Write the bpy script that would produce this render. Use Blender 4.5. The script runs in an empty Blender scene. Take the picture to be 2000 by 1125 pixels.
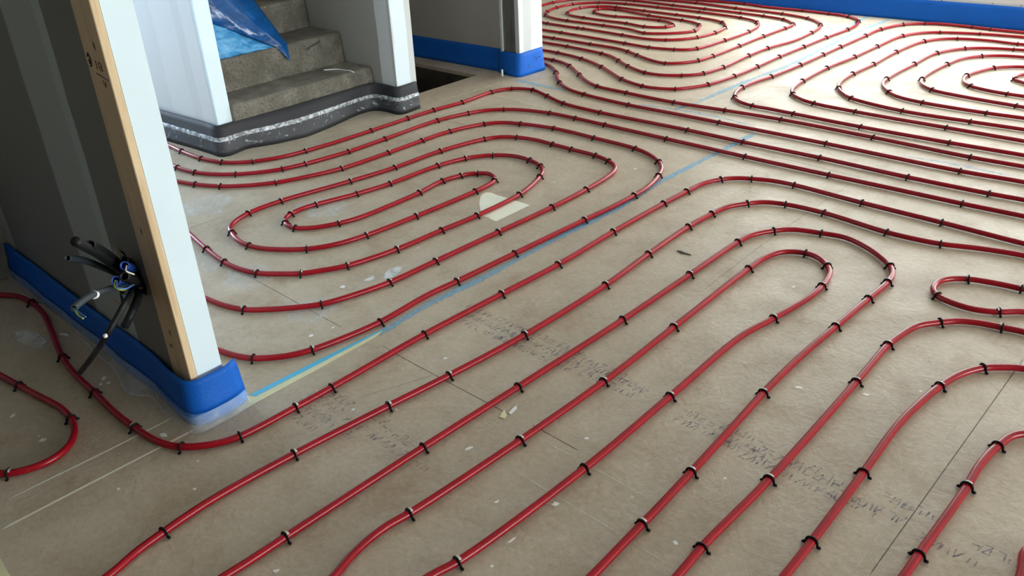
import bpy, bmesh, math, random
from mathutils import Vector, Matrix, noise
from mathutils.geometry import tessellate_polygon

SC = bpy.context.scene
COL = SC.collection
random.seed(7)

# ---------------------------------------------------------------- camera, sky, exposure
cd = bpy.data.cameras.new('camera')
cam = bpy.data.objects.new('camera', cd)
COL.objects.link(cam)
cam.matrix_world = Matrix(((0.70824276, -0.30612126, 0.63614619, 0.0),
                           (0.70359200, 0.37995543, -0.60049327, 0.0),
                           (-0.05788345, 0.87288238, 0.48448515, 1.5),
                           (0, 0, 0, 1)))
cd.sensor_width = 36.0
cd.lens = 29.7
cd.shift_x = 0.034
cd.shift_y = 0.00975
cd.clip_start = 0.02
cd.clip_end = 200
SC.camera = cam

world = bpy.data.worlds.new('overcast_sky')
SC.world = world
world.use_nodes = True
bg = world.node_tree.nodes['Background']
# overcast sky: bluer band added towards -X, brighter one towards +X lights wall ends
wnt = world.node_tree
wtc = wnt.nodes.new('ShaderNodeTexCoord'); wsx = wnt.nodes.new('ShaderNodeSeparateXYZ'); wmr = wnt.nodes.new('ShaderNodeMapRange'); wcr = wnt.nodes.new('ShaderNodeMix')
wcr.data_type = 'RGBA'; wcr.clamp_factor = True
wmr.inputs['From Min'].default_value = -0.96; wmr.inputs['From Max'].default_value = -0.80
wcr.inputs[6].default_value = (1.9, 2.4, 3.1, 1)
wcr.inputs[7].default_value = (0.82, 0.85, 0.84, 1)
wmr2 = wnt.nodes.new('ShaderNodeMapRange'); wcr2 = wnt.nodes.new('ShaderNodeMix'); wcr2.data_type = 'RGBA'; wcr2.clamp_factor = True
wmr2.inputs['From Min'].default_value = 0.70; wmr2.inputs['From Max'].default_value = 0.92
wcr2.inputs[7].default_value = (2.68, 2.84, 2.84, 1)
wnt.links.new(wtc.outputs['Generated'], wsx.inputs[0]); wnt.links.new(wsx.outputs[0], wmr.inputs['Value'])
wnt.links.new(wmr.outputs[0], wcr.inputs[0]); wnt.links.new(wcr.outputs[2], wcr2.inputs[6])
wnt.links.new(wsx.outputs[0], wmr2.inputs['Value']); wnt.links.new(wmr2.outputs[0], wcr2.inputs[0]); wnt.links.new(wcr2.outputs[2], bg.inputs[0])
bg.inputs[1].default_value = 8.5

SC.view_settings.view_transform = 'Standard'
SC.view_settings.look = 'None'
SC.view_settings.gamma = 1.0
SC.view_settings.use_curve_mapping = False
SC.view_settings.exposure = 0.0

def portal(name, loc, rot, sx, sy):
    l = bpy.data.lights.new(name, 'AREA')
    l.shape = 'RECTANGLE'; l.size = sx; l.size_y = sy
    l.cycles.is_portal = True
    o = bpy.data.objects.new(name, l); COL.objects.link(o)
    o.location = loc; o.rotation_euler = rot
    return o
PI = math.pi
# daylight enters through the openings only; the portals guide the sky light through them
portal('daylight_portal', (-1.45, 7.30, 1.25), (-PI/2, 0, 0), 5.3, 2.2)
portal('daylight_portal', (8.10, 3.95, 1.25), (0, PI/2, 0), 2.3, 5.9)
portal('daylight_portal', (-7.60, 1.52, 1.25), (0, -PI/2, 0), 2.1, 1.1)

# ---------------------------------------------------------------- measured plan positions on the floor, in metres (x, y, clip here)
PIPE_PATHS = {
    'stairs': [(-4.64, 2.006, 0), (-4.459, 2.001, 1), (-4.248, 2.006, 1), (-4.096, 2.045, 1), (-4.027, 2.087, 0), (-3.96, 2.156, 1), (-3.893, 2.288, 0), (-3.865, 2.426, 1), (-3.847, 2.621, 0), (-3.842, 2.871, 1), (-3.842, 3.15, 1), (-3.835, 3.356, 1), (-3.806, 3.574, 1), (-3.814, 3.842, 1), (-3.793, 3.927, 0), (-3.755, 3.977, 1), (-3.696, 4.014, 0), (-3.616, 4.03, 1), (-3.446, 3.973, 1), (-3.26, 3.907, 1), (-2.962, 3.884, 1), (-2.382, 3.891, 1), (-2.045, 3.886, 1), (-1.638, 3.89, 1), (-1.219, 3.875, 1), (-0.886, 3.881, 1), (-0.754, 3.891, 0)],
    'second': [(-4.282, 1.852, 0), (-4.222, 1.851, 1), (-4.073, 1.872, 1), (-3.964, 1.919, 0), (-3.864, 1.992, 1), (-3.779, 2.089, 0), (-3.727, 2.183, 1), (-3.692, 2.305, 1), (-3.657, 2.563, 1), (-3.657, 2.822, 1), (-3.659, 3.225, 1), (-3.61, 3.431, 1), (-3.56, 3.535, 0), (-3.48, 3.611, 1), (-3.38, 3.665, 0), (-3.201, 3.71, 1), (-3.013, 3.716, 1), (-2.797, 3.713, 1), (-2.391, 3.706, 1), (-1.932, 3.7, 1), (-1.756, 3.7, 0), (-1.505, 3.701, 1), (-1.207, 3.705, 0), (-0.934, 3.707, 1), (-0.705, 3.716, 0)],
    'bigloop': [(-4.033, 1.744, 0), (-3.907, 1.784, 1), (-3.775, 1.85, 1), (-3.68, 1.93, 0), (-3.585, 2.052, 1), (-3.527, 2.187, 0), (-3.473, 2.377, 1), (-3.46, 2.681, 1), (-3.459, 2.924, 1), (-3.449, 3.128, 1), (-3.381, 3.336, 1), (-3.311, 3.416, 0), (-3.205, 3.46, 1), (-2.994, 3.504, 1), (-2.713, 3.501, 1), (-2.436, 3.488, 1), (-2.328, 3.456, 0), (-2.227, 3.395, 1), (-2.167, 3.332, 0), (-2.121, 3.236, 1), (-2.082, 3.101, 0), (-2.07, 2.968, 1), (-2.07, 2.782, 0), (-2.079, 2.619, 1), (-2.094, 2.198, 1), (-2.105, 1.886, 1), (-2.112, 1.744, 0), (-2.097, 1.507, 1), (-2.111, 1.358, 0), (-2.135, 1.241, 1), (-2.169, 1.164, 0), (-2.243, 1.084, 1), (-2.306, 1.052, 0), (-2.379, 1.033, 0)],
    'spiral': [(-2.761, 1.193, 0), (-2.654, 1.209, 0), (-2.561, 1.242, 1), (-2.507, 1.285, 0), (-2.444, 1.349, 0), (-2.368, 1.45, 1), (-2.325, 1.588, 0), (-2.301, 1.721, 1), (-2.295, 1.953, 1), (-2.287, 2.304, 1), (-2.279, 2.641, 1), (-2.288, 2.898, 1), (-2.306, 3.08, 0), (-2.333, 3.181, 0), (-2.375, 3.229, 0), (-2.43, 3.259, 1), (-2.534, 3.286, 1), (-2.693, 3.289, 1), (-2.826, 3.293, 1), (-2.953, 3.295, 0), (-3.061, 3.269, 1), (-3.14, 3.221, 0), (-3.19, 3.141, 1), (-3.247, 2.864, 1), (-3.255, 2.555, 1), (-3.289, 2.29, 1), (-3.353, 1.926, 1), (-3.35, 1.745, 1), (-3.31, 1.647, 0), (-3.27, 1.603, 0), (-3.216, 1.581, 1), (-3.129, 1.556, 0), (-3.035, 1.556, 1), (-2.946, 1.586, 0), (-2.808, 1.693, 1), (-2.746, 1.797, 0), (-2.714, 1.936, 1), (-2.696, 2.203, 1), (-2.689, 2.567, 1), (-2.695, 2.649, 0), (-2.71, 2.725, 1), (-2.752, 2.761, 0), (-2.806, 2.776, 0), (-2.847, 2.746, 1), (-2.871, 2.726, 0), (-2.894, 2.675, 1), (-2.915, 2.569, 1), (-2.893, 2.399, 1), (-2.886, 2.242, 0), (-2.889, 2.031, 0), (-2.914, 1.94, 1), (-2.965, 1.842, 0), (-3.029, 1.788, 1), (-3.083, 1.783, 0), (-3.118, 1.794, 1), (-3.16, 1.825, 0), (-3.178, 1.862, 1), (-3.19, 1.94, 0), (-3.179, 2.007, 1), (-3.127, 2.208, 1), (-3.1, 2.391, 1), (-3.093, 2.701, 1), (-3.055, 2.86, 1), (-3.019, 2.927, 0), (-2.97, 2.982, 1), (-2.875, 3.036, 0), (-2.761, 3.038, 1), (-2.662, 3.006, 1), (-2.603, 2.955, 0), (-2.566, 2.89, 1), (-2.533, 2.806, 0), (-2.495, 2.664, 1), (-2.482, 2.373, 1), (-2.493, 2.169, 1), (-2.503, 1.926, 1), (-2.546, 1.704, 1), (-2.591, 1.618, 0), (-2.638, 1.545, 1), (-2.704, 1.489, 0), (-2.781, 1.436, 1), (-2.872, 1.41, 0), (-2.979, 1.404, 1), (-3.155, 1.422, 1), (-3.361, 1.455, 0)],
    'doorway': [(-3.439, 0.678, 0), (-3.376, 0.718, 0), (-3.267, 0.737, 1), (-3.132, 0.733, 0), (-2.992, 0.705, 0), (-2.766, 0.657, 1), (-2.62, 0.642, 0), (-2.467, 0.64, 1), (-2.312, 0.636, 0), (-2.192, 0.642, 1), (-2.086, 0.654, 0), (-2.037, 0.669, 0), (-1.996, 0.692, 1), (-1.959, 0.729, 0), (-1.931, 0.771, 0), (-1.91, 0.83, 1), (-1.904, 1.015, 1), (-1.904, 1.154, 1), (-1.914, 1.549, 1), (-1.905, 1.919, 1), (-1.896, 2.231, 1), (-1.91, 2.597, 1), (-1.914, 2.969, 1), (-1.91, 3.146, 1), (-1.902, 3.276, 0), (-1.867, 3.364, 1), (-1.819, 3.422, 0), (-1.757, 3.456, 1), (-1.672, 3.488, 0), (-1.568, 3.497, 1), (-1.254, 3.477, 1), (-0.928, 3.467, 1), (-0.631, 3.451, 0)],
    'sweepA': [(-1.683, 0.336, 0), (-1.705, 0.411, 0), (-1.718, 0.493, 1), (-1.731, 0.629, 0), (-1.722, 0.886, 1), (-1.693, 1.204, 1), (-1.67, 1.434, 1), (-1.649, 1.761, 1), (-1.653, 2.207, 1), (-1.678, 2.516, 1), (-1.696, 2.825, 1), (-1.69, 2.996, 1), (-1.677, 3.099, 0), (-1.63, 3.185, 1), (-1.583, 3.24, 0), (-1.495, 3.274, 1), (-1.33, 3.284, 1), (-1.061, 3.25, 1), (-0.958, 3.253, 0), (-0.863, 3.267, 1), (-0.748, 3.31, 0), (-0.601, 3.346, 0)],
    'sweepB': [(-1.472, 0.524, 0), (-1.47, 0.585, 0), (-1.471, 0.691, 1), (-1.469, 1.144, 1), (-1.463, 1.526, 1), (-1.457, 2.046, 1), (-1.461, 2.466, 1), (-1.465, 2.815, 1), (-1.453, 2.914, 0), (-1.409, 2.997, 1), (-1.355, 3.056, 0), (-1.253, 3.091, 1), (-1.166, 3.109, 0), (-1.065, 3.073, 0), (-0.989, 3.023, 0), (-0.934, 2.971, 1), (-0.905, 2.919, 0), (-0.892, 2.842, 1), (-0.894, 2.688, 1), (-0.898, 2.446, 1), (-0.902, 2.223, 0), (-0.896, 1.999, 0), (-0.894, 1.964, 1), (-0.876, 1.729, 0), (-0.862, 1.532, 1), (-0.854, 1.41, 0), (-0.848, 1.298, 1), (-0.843, 1.192, 0), (-0.838, 1.089, 0)],
    'hairpin': [(-1.279, 0.696, 0), (-1.295, 0.745, 0), (-1.308, 0.81, 0), (-1.311, 0.881, 0), (-1.302, 0.948, 1), (-1.286, 1.341, 1), (-1.283, 1.714, 1), (-1.298, 2.115, 1), (-1.319, 2.64, 1), (-1.316, 2.762, 0), (-1.287, 2.849, 0), (-1.217, 2.889, 1), (-1.164, 2.881, 0), (-1.107, 2.835, 1), (-1.077, 2.789, 0), (-1.054, 2.678, 1), (-1.052, 2.564, 0), (-1.076, 2.369, 1), (-1.1, 2.207, 0), (-1.089, 1.779, 1), (-1.079, 1.364, 1), (-1.096, 0.918, 1), (-1.112, 0.845, 0)],
    'right1': [(-0.696, 1.216, 0), (-0.702, 1.328, 1), (-0.7, 1.637, 1), (-0.717, 2.186, 1), (-0.728, 2.439, 1), (-0.722, 2.513, 0), (-0.702, 2.616, 0), (-0.656, 2.681, 1), (-0.615, 2.726, 0), (-0.562, 2.752, 0), (-0.501, 2.767, 1), (-0.442, 2.78, 0)],
    'right2': [(-0.521, 1.373, 0), (-0.524, 1.508, 1), (-0.536, 1.812, 1), (-0.548, 2.068, 0), (-0.54, 2.224, 0), (-0.53, 2.315, 1), (-0.509, 2.411, 0), (-0.47, 2.491, 1), (-0.434, 2.525, 0), (-0.38, 2.561, 0)],
    'right3': [(-0.33, 1.542, 0), (-0.33, 1.628, 1), (-0.328, 1.926, 1), (-0.332, 2.026, 0), (-0.323, 2.137, 1), (-0.289, 2.236, 0)],
    'sliver': [(-0.143, 1.663, 0), (-0.149, 1.724, 0), (-0.156, 1.808, 0)],
    'smallloop': [(-0.491, 3.08, 0), (-0.531, 3.073, 1), (-0.596, 3.065, 0), (-0.689, 3.039, 1), (-0.733, 3.008, 0), (-0.759, 2.965, 0), (-0.76, 2.908, 0), (-0.745, 2.87, 0), (-0.727, 2.851, 1), (-0.682, 2.834, 0), (-0.608, 2.831, 0), (-0.539, 2.862, 1), (-0.479, 2.913, 0)],
    'leftnear': [(-2.821, 0.471, 0), (-2.704, 0.491, 1), (-2.584, 0.513, 0), (-2.473, 0.533, 0), (-2.385, 0.532, 1), (-2.324, 0.517, 0), (-2.27, 0.485, 0), (-2.236, 0.434, 0), (-2.235, 0.373, 0), (-2.266, 0.308, 1), (-2.285, 0.292, 0)],
    'far1': [(-4.039, 4.605, 0), (-3.992, 4.587, 0), (-3.899, 4.545, 0), (-3.776, 4.447, 1), (-3.678, 4.341, 0), (-3.585, 4.259, 1), (-3.428, 4.166, 0), (-3.274, 4.128, 1), (-2.918, 4.097, 1), (-2.636, 4.099, 0), (-2.311, 4.099, 1), (-1.703, 4.097, 1), (-1.069, 4.081, 1), (-0.813, 4.099, 0)],
    'far2': [(-4.136, 4.701, 0), (-4.092, 4.703, 0), (-4.017, 4.702, 1), (-3.929, 4.685, 0), (-3.81, 4.635, 1), (-3.701, 4.558, 0), (-3.598, 4.482, 1), (-3.473, 4.39, 0), (-3.323, 4.32, 1), (-3.078, 4.299, 1), (-2.725, 4.285, 1), (-2.401, 4.311, 1), (-2.067, 4.33, 1), (-1.56, 4.316, 1), (-1.092, 4.29, 1), (-0.868, 4.296, 0)],
    'far3': [(-4.309, 4.899, 0), (-4.26, 4.897, 0), (-4.129, 4.89, 1), (-3.866, 4.839, 1), (-3.601, 4.728, 1), (-3.444, 4.632, 0), (-3.293, 4.543, 1), (-3.089, 4.478, 1), (-2.992, 4.483, 0), (-2.879, 4.53, 1), (-2.822, 4.604, 0), (-2.767, 4.728, 1), (-2.734, 4.985, 1), (-2.73, 5.274, 1), (-2.737, 5.584, 1), (-2.731, 5.928, 1), (-2.725, 6.266, 1), (-2.707, 6.584, 1), (-2.715, 6.757, 0), (-2.755, 6.891, 1), (-2.816, 6.976, 0), (-2.893, 7.032, 1), (-2.99, 7.067, 0), (-3.075, 7.073, 1), (-3.314, 7.098, 1), (-3.632, 7.104, 0), (-3.877, 7.148, 1), (-4.329, 7.13, 0), (-4.785, 7.101, 0)],
    'far4': [(-4.488, 5.105, 0), (-4.438, 5.096, 0), (-4.2, 5.086, 1), (-3.838, 5.037, 1), (-3.718, 4.998, 0), (-3.604, 4.928, 1), (-3.458, 4.837, 1), (-3.262, 4.758, 1), (-3.132, 4.765, 0), (-3.022, 4.825, 1), (-2.965, 4.877, 0), (-2.932, 4.942, 1), (-2.907, 5.144, 1), (-2.926, 5.508, 1), (-2.92, 5.765, 1), (-2.875, 6.053, 0), (-2.884, 6.361, 1), (-2.906, 6.541, 0), (-2.946, 6.649, 1), (-3.021, 6.748, 0), (-3.138, 6.83, 1), (-3.394, 6.902, 1), (-3.845, 6.941, 1), (-4.27, 6.997, 1), (-4.562, 6.994, 0), (-5.007, 6.971, 0)],
    'far5': [(-4.618, 5.254, 0), (-4.572, 5.251, 0), (-4.475, 5.25, 1), (-4.096, 5.234, 1), (-3.836, 5.221, 0), (-3.708, 5.182, 1), (-3.585, 5.125, 1), (-3.402, 5.049, 0), (-3.29, 5.036, 1), (-3.196, 5.107, 0), (-3.143, 5.215, 1), (-3.125, 5.375, 1), (-3.126, 5.733, 1), (-3.13, 6.09, 1), (-3.121, 6.406, 1), (-3.118, 6.499, 0), (-3.132, 6.572, 1), (-3.192, 6.645, 0), (-3.282, 6.706, 1), (-3.485, 6.754, 1), (-3.709, 6.778, 1), (-4.061, 6.798, 1), (-4.4, 6.817, 1), (-4.831, 6.847, 1), (-5.052, 6.816, 0), (-5.307, 6.724, 0), (-5.408, 6.641, 0), (-5.455, 6.564, 0), (-5.487, 6.421, 1), (-5.485, 6.297, 0), (-5.477, 6.214, 0)],
    'farspiral': [(-4.965, 5.671, 0), (-4.942, 5.669, 0), (-4.891, 5.661, 1), (-4.55, 5.643, 1), (-4.49, 5.645, 1), (-4.072, 5.608, 1), (-3.814, 5.592, 0), (-3.684, 5.634, 1), (-3.588, 5.714, 0), (-3.531, 5.822, 1), (-3.497, 6.02, 1), (-3.523, 6.215, 1), (-3.573, 6.304, 0), (-3.642, 6.375, 1), (-3.746, 6.423, 0), (-3.903, 6.452, 1), (-4.138, 6.471, 1), (-4.483, 6.489, 1), (-4.798, 6.51, 1), (-4.893, 6.507, 0), (-4.978, 6.464, 1), (-5.039, 6.41, 0), (-5.081, 6.327, 1), (-5.085, 6.208, 0), (-5.029, 6.089, 1), (-4.936, 6.026, 0), (-4.773, 6.001, 1), (-4.554, 5.987, 0), (-4.304, 5.982, 1), (-4.104, 5.948, 1), (-4.009, 5.968, 0), (-3.945, 6.014, 1), (-3.928, 6.1, 1), (-4.022, 6.183, 0), (-4.131, 6.206, 1), (-4.438, 6.193, 0), (-4.556, 6.171, 1), (-4.701, 6.179, 0), (-4.828, 6.225, 1), (-4.891, 6.291, 0), (-4.896, 6.354, 1), (-4.867, 6.396, 0), (-4.735, 6.42, 1), (-4.503, 6.377, 0), (-4.323, 6.336, 1), (-3.974, 6.301, 1), (-3.842, 6.267, 0), (-3.751, 6.208, 1), (-3.69, 6.095, 0), (-3.668, 5.998, 1), (-3.75, 5.869, 0), (-3.88, 5.779, 0), (-3.966, 5.752, 1), (-4.158, 5.808, 0), (-4.424, 5.825, 1), (-4.815, 5.833, 1), (-4.987, 5.858, 0), (-5.137, 5.921, 1), (-5.191, 5.973, 0), (-5.235, 6.048, 1), (-5.291, 6.245, 1), (-5.26, 6.445, 1), (-5.084, 6.626, 1), (-4.819, 6.68, 1), (-4.466, 6.677, 1), (-4.032, 6.658, 1), (-3.609, 6.607, 1), (-3.466, 6.559, 0), (-3.409, 6.511, 1), (-3.338, 6.403, 0), (-3.299, 6.175, 1), (-3.304, 5.834, 1), (-3.337, 5.512, 1), (-3.387, 5.439, 0), (-3.461, 5.405, 1), (-3.652, 5.368, 1), (-3.886, 5.387, 1), (-4.553, 5.439, 1), (-4.744, 5.444, 0), (-4.786, 5.449, 0)],
    'bay1': [(-0.912, 4.45, 0), (-1.237, 4.441, 1), (-1.677, 4.442, 1), (-2.061, 4.462, 1), (-2.221, 4.472, 0), (-2.318, 4.472, 1), (-2.417, 4.505, 0), (-2.489, 4.569, 1), (-2.537, 4.668, 0), (-2.561, 4.779, 1), (-2.558, 4.918, 0), (-2.535, 5.098, 1), (-2.52, 5.453, 1), (-2.519, 5.781, 1), (-2.52, 6.05, 1), (-2.514, 6.452, 1), (-2.508, 6.704, 1), (-2.435, 6.937, 1), (-2.316, 7.046, 1), (-2.18, 7.085, 0), (-1.991, 7.079, 1), (-1.861, 7.065, 1), (-1.645, 7.06, 0)],
    'bay2': [(-0.97, 4.658, 0), (-1.33, 4.665, 1), (-1.806, 4.677, 1), (-2.059, 4.702, 1), (-2.159, 4.741, 0), (-2.241, 4.807, 1), (-2.286, 4.883, 0), (-2.311, 4.975, 0), (-2.329, 5.105, 1), (-2.344, 5.469, 1), (-2.322, 5.831, 1), (-2.316, 6.179, 1), (-2.296, 6.569, 1), (-2.223, 6.723, 0), (-2.119, 6.802, 1), (-1.877, 6.88, 1), (-1.604, 6.913, 0)],
    'bay3': [(-1.021, 4.84, 0), (-1.269, 4.829, 1), (-1.613, 4.825, 1), (-1.932, 4.907, 1), (-2.012, 4.973, 0), (-2.082, 5.068, 1), (-2.131, 5.2, 0), (-2.151, 5.416, 1), (-2.142, 5.704, 1), (-2.15, 6.09, 1), (-2.112, 6.479, 1), (-2.046, 6.595, 0), (-1.953, 6.662, 1), (-1.778, 6.703, 0), (-1.58, 6.689, 1), (-1.543, 6.696, 0)],
    'bay4': [(-1.075, 5.031, 0), (-1.254, 5.021, 1), (-1.581, 5.033, 1), (-1.729, 5.072, 0), (-1.81, 5.138, 1), (-1.885, 5.24, 0), (-1.919, 5.315, 0), (-1.935, 5.405, 1), (-1.941, 5.547, 0), (-1.936, 5.838, 1), (-1.923, 6.188, 1), (-1.818, 6.398, 1), (-1.707, 6.477, 0), (-1.556, 6.52, 1), (-1.497, 6.532, 0)],
    'bay5': [(-1.131, 5.229, 0), (-1.17, 5.233, 1), (-1.472, 5.267, 0), (-1.633, 5.31, 1), (-1.724, 5.404, 0), (-1.764, 5.506, 1), (-1.78, 5.686, 0), (-1.769, 5.931, 1), (-1.741, 6.115, 0), (-1.663, 6.242, 1), (-1.56, 6.317, 0), (-1.444, 6.343, 0)],
    'bay6': [(-1.19, 5.44, 0), (-1.275, 5.441, 1), (-1.389, 5.46, 0), (-1.487, 5.501, 1), (-1.552, 5.585, 0), (-1.582, 5.721, 1), (-1.562, 5.84, 0), (-1.511, 5.98, 1), (-1.448, 6.047, 0), (-1.373, 6.092, 0)],
    'bay7': [(-1.027, 5.654, 0), (-1.139, 5.669, 0), (-1.205, 5.682, 0), (-1.265, 5.72, 0), (-1.332, 5.771, 1), (-1.347, 5.805, 0), (-1.345, 5.873, 0), (-1.315, 5.925, 0), (-1.248, 5.974, 0), (-1.117, 6.022, 0)],
}
CONDUIT_PATHS = {
    'A': [(-2.4345, 0.83, 0.3607), (-2.2466, 0.74, 0.4917), (-2.1068, 0.66, 0.605), (-1.9759, 0.58, 0.7066)],
    'B': [(-2.4103, 0.83, 0.3722), (-2.2324, 0.73, 0.5318), (-2.0438, 0.63, 0.6596)],
    'C': [(-2.4228, 0.83, 0.3503), (-2.291, 0.72, 0.4824), (-2.226, 0.66, 0.5473), (-2.1506, 0.6, 0.6018)],
    'D': [(-2.3983, 0.84, 0.3508), (-2.1912, 0.72, 0.457), (-2.0706, 0.64, 0.5179), (-1.9801, 0.58, 0.5617), (-1.8858, 0.52, 0.5988), (-1.8303, 0.49, 0.6186)],
    'E': [(-2.3223, 0.82, 0.4238), (-2.1445, 0.73, 0.5296)],
    'F': [(-2.3976, 0.83, 0.3516), (-2.0924, 0.68, 0.5224)],
    'G': [(-2.3989, 0.83, 0.3494), (-2.1471, 0.72, 0.44), (-2.047, 0.66, 0.4643), (-2.0247, 0.6, 0.4233), (-2.1465, 0.58, 0.3119), (-2.2758, 0.57, 0.2089)],
    'H': [(-2.3625, 0.83, 0.3528), (-2.1649, 0.74, 0.4056), (-2.1247, 0.7, 0.3941), (-2.1329, 0.68, 0.366)],
    'I': [(-2.3923, 0.8, 0.3589), (-2.2495, 0.74, 0.4157), (-2.1468, 0.7, 0.4264)],
    'J': [(-2.3269, 0.83, 0.3683), (-2.0792, 0.7, 0.5306)],
    'K': [(-2.4042, 0.84, 0.4017), (-2.2228, 0.76, 0.512)],
    'wD1': [(-1.8303, 0.49, 0.6186), (-1.7793, 0.48, 0.6248), (-1.7146, 0.47, 0.6444)],
    'wD2': [(-1.8265, 0.49, 0.62), (-1.7573, 0.48, 0.6368), (-1.6936, 0.47, 0.656)],
    'wE': [(-2.1001, 0.72, 0.5476), (-2.0535, 0.7, 0.554), (-2.0629, 0.72, 0.5338)],
    'wF1': [(-2.0809, 0.675, 0.5284), (-2.0521, 0.66, 0.5262), (-2.048, 0.67, 0.5144), (-2.1575, 0.74, 0.4631)],
    'wF2': [(-2.0705, 0.675, 0.5303), (-2.0316, 0.66, 0.5302), (-2.027, 0.67, 0.5245), (-2.1421, 0.74, 0.4683)],
    'wI1': [(-2.1444, 0.7, 0.4305), (-2.1384, 0.69, 0.4306), (-2.1802, 0.69, 0.4302)],
    'wI2': [(-2.1598, 0.71, 0.4463), (-2.0981, 0.69, 0.4513), (-2.1272, 0.69, 0.4282)],
    'wI3': [(-2.12, 0.7, 0.4613), (-2.0926, 0.69, 0.4501), (-2.1248, 0.69, 0.4323)],
    'tD': [(-2.0064, 0.595, 0.5475), (-1.9957, 0.588, 0.5528)],
    'tG': [(-1.9976, 0.597, 0.4414), (-2.0026, 0.592, 0.425)],
}
HOLE_OUTLINE = [(-2.3885, 0.4703), (-2.3595, 0.484), (-2.3324, 0.4839), (-2.3185, 0.4732), (-2.2782, 0.4741), (-2.2629, 0.4608), (-2.2464, 0.4496), (-2.2446, 0.4236), (-2.2354, 0.405), (-2.2477, 0.3703), (-2.2795, 0.3661), (-2.3124, 0.3669), (-2.35, 0.3662), (-2.3734, 0.3792), (-2.3808, 0.408), (-2.3923, 0.4352), (-2.4072, 0.451)]
FLOOR_MARKS = {
    'seams': [[(-2.832, 1.412), (-2.19, 1.407)], [(-1.985, 1.424), (-1.903, 1.419), (-1.411, 1.42)], [(-0.4, 2.641), (-0.389, 1.506)], [(-3.446, 1.491), (-3.44, 1.683)], [(-4.473, 1.933), (-4.472, 2.091)], [(-3.648, 3.285), (-3.478, 3.284)], [(-2.379, 3.812), (-1.867, 3.813), (-1.399, 3.783)], [(-1.369, 2.391), (-1.389, 2.84), (-1.397, 3.254), (-1.394, 3.676)], [(-1.811, 1.182), (-1.722, 1.419)], [(-1.673, 6.069), (-1.503, 6.051)], [(-1.317, 1.427), (-1.146, 1.424)]],
    'pale': [[(-1.265, 1.248), (-0.867, 1.245)], [(-1.236, 1.394), (-0.88, 1.393)], [(-0.441, 2.43), (-0.419, 1.479)], [(-0.867, 1.245), (-0.743, 1.241)]],
    'white': [[(-2.064, 0.214), (-2.062, 0.484), (-2.059, 0.777)], [(-2.173, 0.263), (-2.166, 0.53), (-2.165, 0.752)]],
    'scribble': [[(-2.44, 4.425), (-2.422, 4.663), (-2.406, 4.927)], [(-3.753, 3.299), (-3.749, 3.742)]],
    'blue': [[(-2.054, 1.44), (-2.058, 1.502), (-2.074, 1.697), (-2.065, 2.0), (-2.066, 2.211), (-2.068, 2.536), (-2.058, 2.845), (-2.086, 3.166), (-2.083, 3.69), (-2.085, 4.092)]],
    'blueT': [[(-2.935, 4.16), (-2.672, 4.209), (-2.396, 4.216), (-2.13, 4.175)], [(-1.397, 4.166), (-1.113, 4.187), (-0.831, 4.175)]],
    'blue2': [[(-2.634, 4.384), (-2.633, 4.565), (-2.627, 4.969), (-2.594, 5.445), (-2.633, 6.468), (-2.608, 7.131)], [(-2.772, 6.781), (-2.796, 7.167)], [(-3.938, 4.187), (-3.567, 4.168), (-3.437, 4.166)], [(-2.666, 4.189), (-2.634, 4.384)]],
    'tape': [(-2.086, 0.914), (-2.088, 0.962), (-2.084, 1.225), (-2.07, 1.515), (-2.047, 1.441), (-2.038, 1.192), (-2.033, 0.898)],
    'tapeblue': [(-2.088, 0.962), (-2.084, 1.225), (-2.07, 1.515), (-2.062, 1.499), (-2.061, 1.208), (-2.063, 0.976), (-2.074, 0.963)],
    'tapeA': [[(-3.98, 3.522), (-3.95, 4.133)]],
    'tapeB': [[(-3.777, 3.848), (-3.252, 3.797), (-3.181, 3.807)]],
    'patch': [(-2.526, 2.441), (-2.595, 2.502), (-2.648, 2.565), (-2.66, 2.598), (-2.657, 2.615), (-2.641, 2.626), (-2.591, 2.621), (-2.534, 2.623), (-2.496, 2.623), (-2.392, 2.624), (-2.39, 2.401), (-2.433, 2.402), (-2.447, 2.411), (-2.484, 2.401)],
    'wisp': [(-1.414, 1.391), (-1.428, 1.428), (-1.402, 1.411), (-1.399, 1.395)],
    'wispA': [(-1.406, 1.422), (-1.413, 1.451), (-1.413, 1.465), (-1.403, 1.456), (-1.397, 1.423)],
    'leaf': [(-1.621, 2.63), (-1.606, 2.635), (-1.556, 2.629), (-1.599, 2.618)],
    'corner': [(-1.984, 0.181), (-1.872, 0.175), (-1.913, 0.139)],
    'smear': [(-3.137, 0.609), (-3.11, 0.654), (-2.991, 0.683), (-2.924, 0.679), (-2.878, 0.631), (-2.943, 0.611), (-3.04, 0.584)],
    'smearB': [(-2.355, 1.715), (-2.414, 1.789), (-2.409, 1.854), (-2.381, 1.86), (-2.347, 1.819), (-2.335, 1.757)],
    'smearC': [(-2.42, 1.673), (-2.418, 1.741), (-2.383, 1.719), (-2.391, 1.675)],
    'smearE': [(-3.317, 1.934), (-3.262, 2.133), (-3.062, 2.165), (-2.993, 1.993), (-3.103, 1.873)],
    'smearF': [(-2.983, 1.385), (-2.87, 1.533), (-2.683, 1.508), (-2.701, 1.332), (-2.82, 1.29)],
    'smearG': [(-2.536, 1.363), (-2.432, 1.522), (-2.276, 1.524), (-2.273, 1.339), (-2.39, 1.289)],
    'smearH': [(-3.177, 1.352), (-3.181, 1.475), (-2.965, 1.398), (-2.929, 1.285)],
    'smearI': [(-3.262, 3.489), (-3.171, 3.61), (-3.041, 3.527), (-3.076, 3.37)],
    'smearD': [(-3.793, 1.576), (-3.789, 1.824), (-3.619, 1.868), (-3.45, 1.683), (-3.554, 1.53)],
}
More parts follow.
